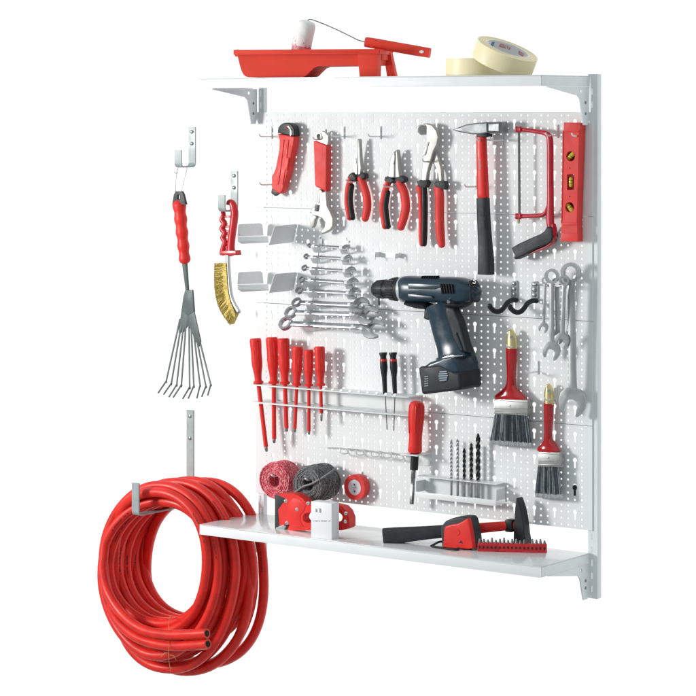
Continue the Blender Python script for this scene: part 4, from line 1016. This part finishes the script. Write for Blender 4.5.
K = (250, 455, 6.96)
ca = spool('twine_spool', 'spool of red and white twine on a peg at the lower left of the board', K, (168, 180), .0362, .0125, .046, -.062, 'twine_red', 2)
cb = spool('twine_spool', 'spool of dark grey twine with a loose strand across its face', K, (404, 206), .0355, .0120, .062, -.080, 'twine_grey', 4, [(590, 98, -.052), (560, 120, -.068), (500, 160, -.080), (430, 200, -.086), (370, 220, -.086), (320, 256, -.085), (296, 276, -.084)])
def spool_peg(c, yl, label):
    t = thing('spool_peg', label, 'peg hook', 'long pegs carrying the twine spools')
    m = MB(); m.tube([V(c.x, -.003, c.z+.0095), V(c.x, yl, c.z+.0095), V(c.x, yl-.006, c.z+.013)], .0022, 8); m.build('prong', 'clip_white', t)
    m = MB(); m.box((c.x, -.002, c.z+.006), (.012, .0018, .03), .0005); m.build('base_plate', 'clip_white', t)
spool_peg(ca, -.064, 'long white peg through the middle of the red twine spool'); spool_peg(cb, -.082, 'long white peg through the middle of the dark grey twine spool')
K = (300, 420, 4.97)
t = thing('tape_roll', 'small roll of red insulating tape with white core hanging on the board', 'tape'); yf = -.024; q = Z(*K, [(270, 335)])[0]; c = at(*q, yf)
m = MB(); m.plate(circ(*q, yf, .0258, 36), [circ(*q, yf, .0162, 28)], .018); tr = m.build('tape_winding', 'red_light', t)
m = MB(); m.plate(circ(*q, yf+.0012, .0160, 28), [circ(q[0], q[1]-2.4, yf+.0012, .0028, 10), circ(q[0], q[1]+4, yf+.0012, .0028, 10)], .015); m.build('core', 'core_white', t)
m = MB()
for dv in (-2.4, 4): p = at(q[0], q[1]+dv, yf+.004); m.lathe(p, p+V(0, .008, 0), [(0, .0028), (1, .0028)], 10)
m.build('core_hole', 'dark_steel', t)
t = thing('tape_peg', 'thin white peg holding the red insulating tape', 'peg hook'); p = at(q[0]+7, q[1]-12, 0)
m = MB(); m.box(p+V(0, -.0022, -.006), (.006, .0022, .03), .0006); m.build('base_plate', 'clip_white', t)
m = MB(); m.tube([V(c.x, -.003, c.z+.002), V(c.x, yf-.004, c.z+.002)], .0024, 8); m.build('prong', 'chrome', t)
# ------------------------------------------------------------------ things on the lower shelf
ZS = ZT-.842
K = (250, 455, 6.96)
b0 = atz(*Z(*K, [(300, 527)])[0], ZS); yg = b0.y
t = thing('staple_gun', 'red hand staple gun with black nose standing on the lower shelf', 'staple gun')
g = lambda x, y_, d=0: at(*Z(*K, [(x, y_)])[0], yg+d)
outer = [(196, 380), (232, 330), (262, 322), (240, 300), (186, 275), (210, 270), (290, 268), (330, 280), (366, 304), (394, 338), (425, 342), (520, 340), (590, 346), (640, 358), (672, 392), (690, 440), (690, 500), (676, 512), (640, 524), (420, 526), (258, 526), (276, 486), (240, 486), (206, 500), (200, 440)]
gh = [(q[0], q[1]) for q in smooth([(366, 436), (376, 412), (400, 402), (500, 398), (600, 398), (632, 410), (644, 432), (632, 460), (600, 470), (440, 474), (392, 470), (372, 456), (366, 436)], 4)[:-1]]
m = MB(); m.plate([g(*p) for p in outer], [[g(*p) for p in gh]], .022); m.build('body_shell', 'red', t)
m = MB(); m.tube([g(x, y_, .011) for x, y_ in [(430, 344), (520, 338), (590, 344), (640, 356), (676, 396), (692, 450)]], [(.0035, .0125)]*6, 12, hint=(0, 1, 0), n=4); m.build('lever', 'red', t)
m = MB(); m.prism([g(x, y_, .001) for x, y_ in [(172, 276), (186, 272), (240, 300), (258, 318), (236, 330), (204, 370), (198, 440), (202, 490), (236, 484), (240, 512), (228, 525), (172, 525)]], .020, .0015); m.build('nose_plate', 'grip_grey', t)
m = MB(); m.prism([g(x, y_, -.0006) for x, y_ in [(180, 505), (228, 486), (248, 496), (236, 525), (180, 525)]], .0226, .0008); m.build('nose_foot', 'zinc', t)
m = MB(); m.prism([g(x, y_, -.0012) for x, y_ in [(262, 345), (300, 300), (345, 312), (388, 352), (372, 392), (346, 420), (348, 462), (372, 500), (300, 506), (276, 470), (262, 400)]], .003, .001); m.build('side_emboss', 'red', t)
m = MB()
for x, y_ in ((330, 378), (250, 320), (405, 336), (258, 472), (667, 406), (664, 462)): m.lathe(g(x, y_, .001), g(x, y_, -.002), [(0, .0042), (.7, .0038), (1, .002)], 14)
m.build('screw', 'chrome', t)
m = MB(); m.tube([g(682, 470, .006), g(668, 492, .006), g(680, 504, .006)], .003, 10); m.build('magazine_latch', 'chrome', t)
# staple box
t = thing('staple_carton', 'small white carton with staple drawing and tiny grey print in front of the staple gun', 'box')
p = atz(*Z(*K, [(425, 572)])[0], ZS); q = at(*Z(*K, [(568, 572)])[0], p.y); xw = q.x-p.x; top = at(*Z(*K, [(425, 322)])[0], p.y); h = top.z-ZS
m = MB(); m.box((p.x+xw/2, p.y+.0125, ZS+h/2), (xw, .025, h), .0006); m.build('carton_body', 'carton', t)
m = MB(); yp = p.y-.0004
def bx(x0, y0, x1, y1): a = at(*Z(*K, [(x0, y0)])[0], yp); b = at(*Z(*K, [(x1, y1)])[0], yp); m.add([a, V(b.x, yp, a.z), b, V(a.x, yp, b.z)], [(0, 3, 2, 1)])
for o in (0, 7, 14): 
    bx(458+o, 366+o*.3, 494+o*.3, 370+o*.3); bx(456+o*.6, 372+o*.3, 460+o*.6, 398); bx(482+o*.6, 372+o*.3, 486+o*.6, 402)
m.build('staple_drawing', 'print_grey', t)
m = MB(); rnd = random.Random(2); x = 442
for wd in (5, 5, 2):
    for k in range(wd):
        bx(x, 455, x+2, 464); bx(x+2, 455 if rnd.random() > .4 else 459, x+6, 457.5 if rnd.random() > .4 else 461); 
        if rnd.random() > .3: bx(x+5, 456, x+6.5, 464)
        x += 9
    x += 7
m.build('small_print', 'print_grey', t)
# hammer lying on the shelf
t = thing('hammer', 'hammer lying on the lower shelf, black head upright and handle pointing left', 'hammer')
K = (420, 500, 4.97)
hb = at(519, 547, -.030); yh = -.030; HN = atz(386, 544, ZS)
hz0 = at(515, 525, yh); hz1 = at(384, 536.5, HN.y+.014)
D_ = hz1-hz0; hlp = lambda f, dz=0: hz0+D_*f+V(0, 0, dz)
m = MB(); m.tube([hlp(0), hlp(.1), hlp(.25), hlp(.40)], [(.0085, .0085), (.0092, .0088), (.0100, .009), (.0108, .0095)], 16, hint=(0, 1, 0), power=.7, rnd=False); m.build('handle', 'red', t)
m = MB(); m.tube([hlp(.36), hlp(.5), hlp(.7), hlp(.9), hlp(1.0)], [(.0118, .0105), (.0122, .011), (.0134, .0115), (.0160, .0130), (.0165, .0130)], 18, hint=(0, 1, 0), power=.6, rnd=False, n=3); m.build('handle_grip', 'grip_grey', t)
m = MB(); K2 = (500, 440, 6.96)
m.prism([at(u, v, yh-.010) for u, v in Z(*K2, [(112, 405), (120, 412), (140, 470), (154, 530), (164, 600), (170, 660), (176, 690), (182, 742), (92, 742), (94, 640), (98, 560), (104, 470)])], .021, .003, 3)
m.build('head', 'drill_dark', t)
m = MB(); m.box(hlp(.03), (.016, .022, .024), .003); m.build('collar', 'rubber', t)
# tape measure
t = thing('tape_measure', 'red and black tape measure with wrist strap on the lower shelf edge', 'tape measure')
b1 = atz(*Z(*K, [(200, 246)])[0], ZS); yt = b1.y
g = lambda x, y_, d=0: at(*Z(*K, [(x, y_)])[0], yt+d)
m = MB(); m.prism([g(x, y_, .002) for x, y_ in [(100, 150), (106, 128), (126, 104), (160, 90), (200, 84), (232, 86), (244, 100), (258, 160), (264, 220), (268, 240), (240, 246), (108, 236), (106, 200)]], .032, .004, 3); m.build('case_rim', 'grip_grey', t)
m = MB(); m.prism([g(x, y_, -.0015) for x, y_ in [(122, 134), (146, 124), (186, 118), (214, 104), (236, 90), (242, 104), (254, 162), (262, 222), (264, 240), (240, 245), (112, 235), (116, 200), (118, 160)]], .010, .003, 3); fc = m.build('case_face', 'red', t)
m = MB(); c_ = g(186, 160, -.0018); m.lathe(c_+V(0, .002, 0), c_+V(0, -.0008, 0), [(0, .0065), (.7, .0062), (1, .0055)], 18); m.build('face_boss', 'red', fc)
m = MB(); m.prism([g(x, y_, -.0022) for x, y_ in [(192, 212), (204, 202), (212, 216)]], .001, 0); m.build('face_mark', 'print', fc)
m = MB(); m.prism([g(x, y_, .006) for x, y_ in [(240, 134), (258, 150), (260, 160), (246, 148)]], .018, .001); m.build('lock_button', 'gold', t)
m = MB(); m.box(g(268, 238, .016)+V(.002, 0, 0), (.006, .014, .005), .001); m.build('tape_hook', 'zinc', t)
strap = [(112, 206, .01), (90, 210, .0), (62, 226, -.006), (58, 240, -.012), (80, 252, -.016), (120, 259, -.018), (170, 261, -.018), (190, 256, -.012), (186, 248, -.004)]
P = [g(x, y_, d) for x, y_, d in strap]; P = [V(p_.x, p_.y, max(p_.z, ZS+.0026)) for p_ in P]
m = MB(); m.tube(P, [(.0022, .0024)]*len(P), 10, n=5); m.build('wrist_strap', 'rubber', t)
# bit rack
t = thing('bit_rack', 'red plastic bit rack with a row of grey screw bits on the shelf edge', 'bit rack')
p = atz(*Z(*K, [(286, 256)])[0], ZS); q = atz(*Z(*K, [(630, 263)])[0], ZS)
d = (q-p); L = d.length; dx = d.normalized(); nn = V(-dx.y, dx.x, 0); hgt = .0165
def bar(f0, f1, hh, dep, o=0):
    a = p+dx*L*f0-nn*o; b = p+dx*L*f1-nn*o
    m = MB(); m.prism([a, b, b+V(0, 0, hh), a+V(0, 0, hh)], tuple(nn*dep), .0012, 2); return m
bar(0, .30, hgt, .012).build('holder_section', 'red_deep_matt', t); bar(.302, 1, hgt*.98, .012, .001).build('holder_section', 'red_deep_matt', t)
m = MB(); b_ = []
for k in range(17):
    f = .03+k*.0585; c_ = p+dx*L*f-nn*.0014+V(0, 0, hgt*.55)
    m.add([c_-dx*.0016-V(0, 0, .003), c_+dx*.0016-V(0, 0, .003), c_+dx*.0016+V(0, 0, .002), c_-dx*.0016+V(0, 0, .002)], [(0, 1, 2, 3)])
m.build('socket_windows', 'print', t)
rnd = random.Random(9)
for k in range(17):
    if k in (12,): continue
    f = .03+k*.0585; c_ = p+dx*L*f+nn*.006+V(0, 0, hgt*.9); hh = .0095+rnd.uniform(-.0025, .0025)
    mb = MB(); mb.lathe(c_, c_+V(0, 0, hh), [(0, .0030), (.55, .0030), (.62, .0022), (.9, .0022), (1, .0010)], 6); mb.build('bit', 'forged', t)
# ------------------------------------------------------------------ things on the upper shelf
ZU = ZT+.069+.0001
t = thing('paint_tray', 'red plastic paint tray with legs standing on the upper shelf', 'paint tray')
PHI = math.radians(19.5); TD = V(math.cos(PHI), math.sin(PHI), 0); TN = V(-math.sin(PHI), math.cos(PHI), 0); TW_ = .086
T0 = at(241, 77, -.168)
def tr(u, v, off=0.0):                       # point on the tray's long side (off: metres towards the wall)
    d = ray(u, v); o = T0+TN*off; return CAM+d*((o-CAM).dot(TN)/d.dot(TN))
bt = ZU
def lift(P): return [V(q.x, q.y, max(q.z, bt)) for q in P]
prof = [(236.5, 51.5), (240, 66), (241.6, 71), (243.2, 74.2), (245.2, 76.3), (248.5, 77.3), (302, 77.3), (306, 75.6), (309, 72.5), (314, 67.8), (318, 66.3), (362, 65.5), (377, 65), (379, 51)]
P = lift([tr(u, v) for u, v in prof]); m = MB(); back = TN*TW_
m.plate(P, [], tuple(TN*.0022)); m.plate([q+back for q in P], [], tuple(TN*.0022))
for a, b in zip(P[:-1], P[1:]):
    n_ = (b-a).cross(TN).normalized()*.002; s_ = TN*.001; a = a+s_+n_*.1; b = b+s_+n_*.1
    m.add([a, b, b+back, a+back, a+n_, b+n_, b+n_+back, a+n_+back], [(0, 1, 2, 3), (7, 6, 5, 4), (0, 4, 5, 1), (1, 5, 6, 2), (2, 6, 7, 3), (3, 7, 4, 0)])
m.build('tray_body', 'tray_red', t, ang=50)
zt_ = tr(300, 51).z; a_ = tr(234.5, 51); b_ = tr(380, 51); Lx = (b_-a_).dot(TD); a_ = V(a_.x, a_.y, zt_)
pp = lambda l, w_, z=0: a_+TD*l+TN*w_+V(0, 0, z)
m = MB()
m.plate([pp(0, -.006), pp(Lx, -.006), pp(Lx, TW_+.008), pp(0, TW_+.008)], [[pp(.011, .002), pp(Lx-.005, .002), pp(Lx-.005, TW_), pp(.011, TW_)]], (0, 0, .003))
m.prism([pp(0, -.0072, -.007), pp(Lx, -.0072, -.007), pp(Lx, -.0072, .002), pp(0, -.0072, .002)], tuple(TN*.0024), .0008)
m.prism([pp(Lx-.001, -.006, -.007), pp(Lx-.001, TW_+.008, -.007), pp(Lx-.001, TW_+.008, .002), pp(Lx-.001, -.006, .002)], tuple(TD*.0022), .0006)
m.build('rim', 'tray_red', t)
m = MB(); m.tube([pp(.004, .012, .0005), pp(-.008, .028, 0), pp(-.009, .05, 0), pp(.004, .068, .0005)], [(.003, .004)]*4, 10, hint=(0, 0, 1), n=4)
m.prism([pp(-.004, .012, -.010), pp(.012, .012, -.010), pp(.012, .012, 0), pp(-.004, .012, 0)], tuple(TN*.012), .002); m.build('pouring_lip', 'tray_red', t)
def leg(pts, off, d):
    P = lift([tr(u, v, off) for u, v in pts]); m = MB(); m.prism(P, tuple(TN*d), .0015); m.build('leg', 'tray_red', t)
leg([(357, 52), (378, 52), (377, 78), (359.5, 78)], -.005, .028)
leg([(383, 52), (390, 52), (395.5, 78), (387, 78)], TW_-.018, .02)
q = [pp(Lx-.004, .022, -.018), pp(Lx-.0015, .022, -.018), pp(Lx-.0015, .022, 0), pp(Lx-.004, .022, 0)]
m = MB(); m.prism(q, tuple(TN*(TW_-.036)), .0006); m.build('end_wall', 'tray_red', t)
# roller
t = thing('paint_roller', 'small paint roller with white and pink nap and red handle resting in the red tray', 'paint roller')
rr0 = lambda u, v: tr(u, v, TW_*.5)
r0, r1 = rr0(298, 62), rr0(307.5, 20.5)
for nm, a, b, mt in (('roller_nap', .38, 1.0, 'roller_nap'), ('painted_nap', 0.0, .38, 'roller_paint')):
    m = MB(); A0, A1 = r0.lerp(r1, a), r0.lerp(r1, b)
    if nm == 'roller_nap': pf = [(0, .0190), (.1, .0194), (.75, .0194), (.88, .0184), (.95, .0155), (.985, .010), (1, .005), (1, 0)]
    else: pf = [(0, 0), (0, .008), (.06, .0145), (.2, .0182), (.8, .0191), (1, .0188)]
    m.lathe(A0, A1, pf, 32); m.build(nm, mt, t)
m = MB(); rnd = random.Random(8); ax = (r1-r0).normalized(); e1 = ax.cross(V(0, 1, 0)).normalized(); e2 = ax.cross(e1)
for k in range(34):
    a = rnd.uniform(0, 6.28); ff = .38+abs(rnd.gauss(0, .06)); c_ = r0.lerp(r1, ff)+(e1*math.cos(a)+e2*math.sin(a))*.0184
    m.tube([c_-ax*rnd.uniform(.001, .004), c_+ax*rnd.uniform(.001, .005)], [(.0020, .0020), (.0010, .0010)], 8)
m.build('paint_splash', 'roller_paint', t)
m = MB(); m.tube([rr0(307, 24), rr0(309, 19.5), rr0(316, 21), rr0(332, 27.5), rr0(350, 36), rr0(358, 40), rr0(366, 42)], .0011, 8, n=5); m.build('wire_frame', 'dark_steel', t)
m = MB(); hp = [(365.5, 42), (372, 43), (395, 47), (415, 50.5), (430, 53)]
m.tube([rr0(u, v) for u, v in hp], [(.0098, .0085), (.0105, .009), (.0104, .009), (.0104, .009), (.0098, .008)], 20, hint=tuple(TN), n=4, power=.75, rnd=False); m.build('handle', 'tray_red', t)
m = MB(); a_ = tr(421.5, 51.8, TW_*.5-.0092); m.prism([a_+TD*(.0046*math.cos(k*.5236))+V(0, 0, .0030*math.sin(k*.5236)) for k in range(12)], tuple(TN*.001), 0); m.build('hanging_hole', 'carton', t)
# masking tape
def tape(label, c, axis, ro, ri, wdt, prints):
    t = thing('masking_tape', label, 'tape', 'masking tape rolls on the upper shelf')
    n = axis.normalized(); e1 = n.cross(V(0, 0, 1)); e1 = (e1 if e1.length > .05 else V(1, 0, 0)); e1.normalize(); e2 = n.cross(e1)
    A_ = [2*math.pi*k/56 for k in range(56)]
    m = MB(); m.plate([c+(e1*math.cos(a)+e2*math.sin(a))*ro+n*wdt/2 for a in A_], [[c+(e1*math.cos(a)+e2*math.sin(a))*ri+n*wdt/2 for a in A_]], tuple(-n*wdt)); m.build('tape_winding', 'masking', t)
    m = MB()
    for rr_ in (.25, .5, .75):
        r_ = ri+(ro-ri)*rr_; pp = [c+(e1*math.cos(a)+e2*math.sin(a))*r_+n*(wdt/2) for a in A_]; m.tube(pp+pp[:1], .00035, 4, rnd=False)
    m.build('layer_edges', 'masking_edge', t)
    m = MB(); m.plate([c+(e1*math.cos(a)+e2*math.sin(a))*(ri-.0002)+n*(wdt/2+.0004) for a in A_], [[c+(e1*math.cos(a)+e2*math.sin(a))*(ri-.0018)+n*(wdt/2+.0004) for a in A_]], tuple(-n*(wdt+.0008))); co_ = m.build('card_core', 'core_white', t)
    for nm, mt, angs in prints:
        m = MB()
        for a, w_, h0, h1 in angs:
            rr_ = ri-.0021; q = []
            for aa, hh in ((a, h0), (a+w_, h0), (a+w_, h1), (a, h1)): q.append(c+(e1*math.cos(aa)+e2*math.sin(aa))*rr_+n*(wdt/2-hh))
            m.add(q, [(0, 1, 2, 3)])
        m.build(nm, mt, co_)
c1 = at(477.5, 67.5, -.10); c1 = V(c1.x, c1.y, ZU+.0165)
tape('roll of cream masking tape lying flat on the upper shelf', c1, V(0, 0, 1), .061, .040, .033, [])
ax = RV*(.964*.33)+UP*(.964*.945)-DV*.267
topc = at(507.8, 48.6, -.108)
ax.normalize(); e1 = ax.cross(V(0, 0, 1)).normalized(); e2 = ax.cross(e1)
farang = math.atan2(DV.dot(e2), DV.dot(e1))
rnd = random.Random(4); letters = []
def lt(a0, n, st):
    for k in range(n):
        a = a0+k*st
        letters.append((a, st*.22, .004, .0105)); q_ = rnd.choice((0, 1, 2, 3))
        if q_ != 1: letters.append((a+st*.22, st*.35, .004, .0054))
        if q_ != 2: letters.append((a+st*.22, st*.35, .0091, .0105))
        if q_ in (0, 3): letters.append((a+st*.55, st*.2, .004 if q_ else .0065, .0105))
        if q_ in (1, 2): letters.append((a+st*.22, st*.3, .0066, .0079))
sgn = 1 if (e1*math.cos(farang+.1)+e2*math.sin(farang+.1)).dot(RV) > 0 else -1
lt(farang-sgn*.42 if sgn > 0 else farang-.15, 6, .10); lt(farang+sgn*.55 if sgn > 0 else farang-1.0, 5, .085)
tape('roll of cream masking tape leaning on the flat one with printed core', topc-ax*.0168, ax, .0605, .042, .0336,
     [('core_patch', 'print_blue', [(farang-sgn*.80-.09, .2, .003, .0125)]), ('core_print', 'print_red', letters)])
# ------------------------------------------------------------------ origins
for o in list(col.objects):
    if o.parent is None and 'label' in o.keys():
        if 'settled' not in o.keys(): settle(o)
        del o['settled']
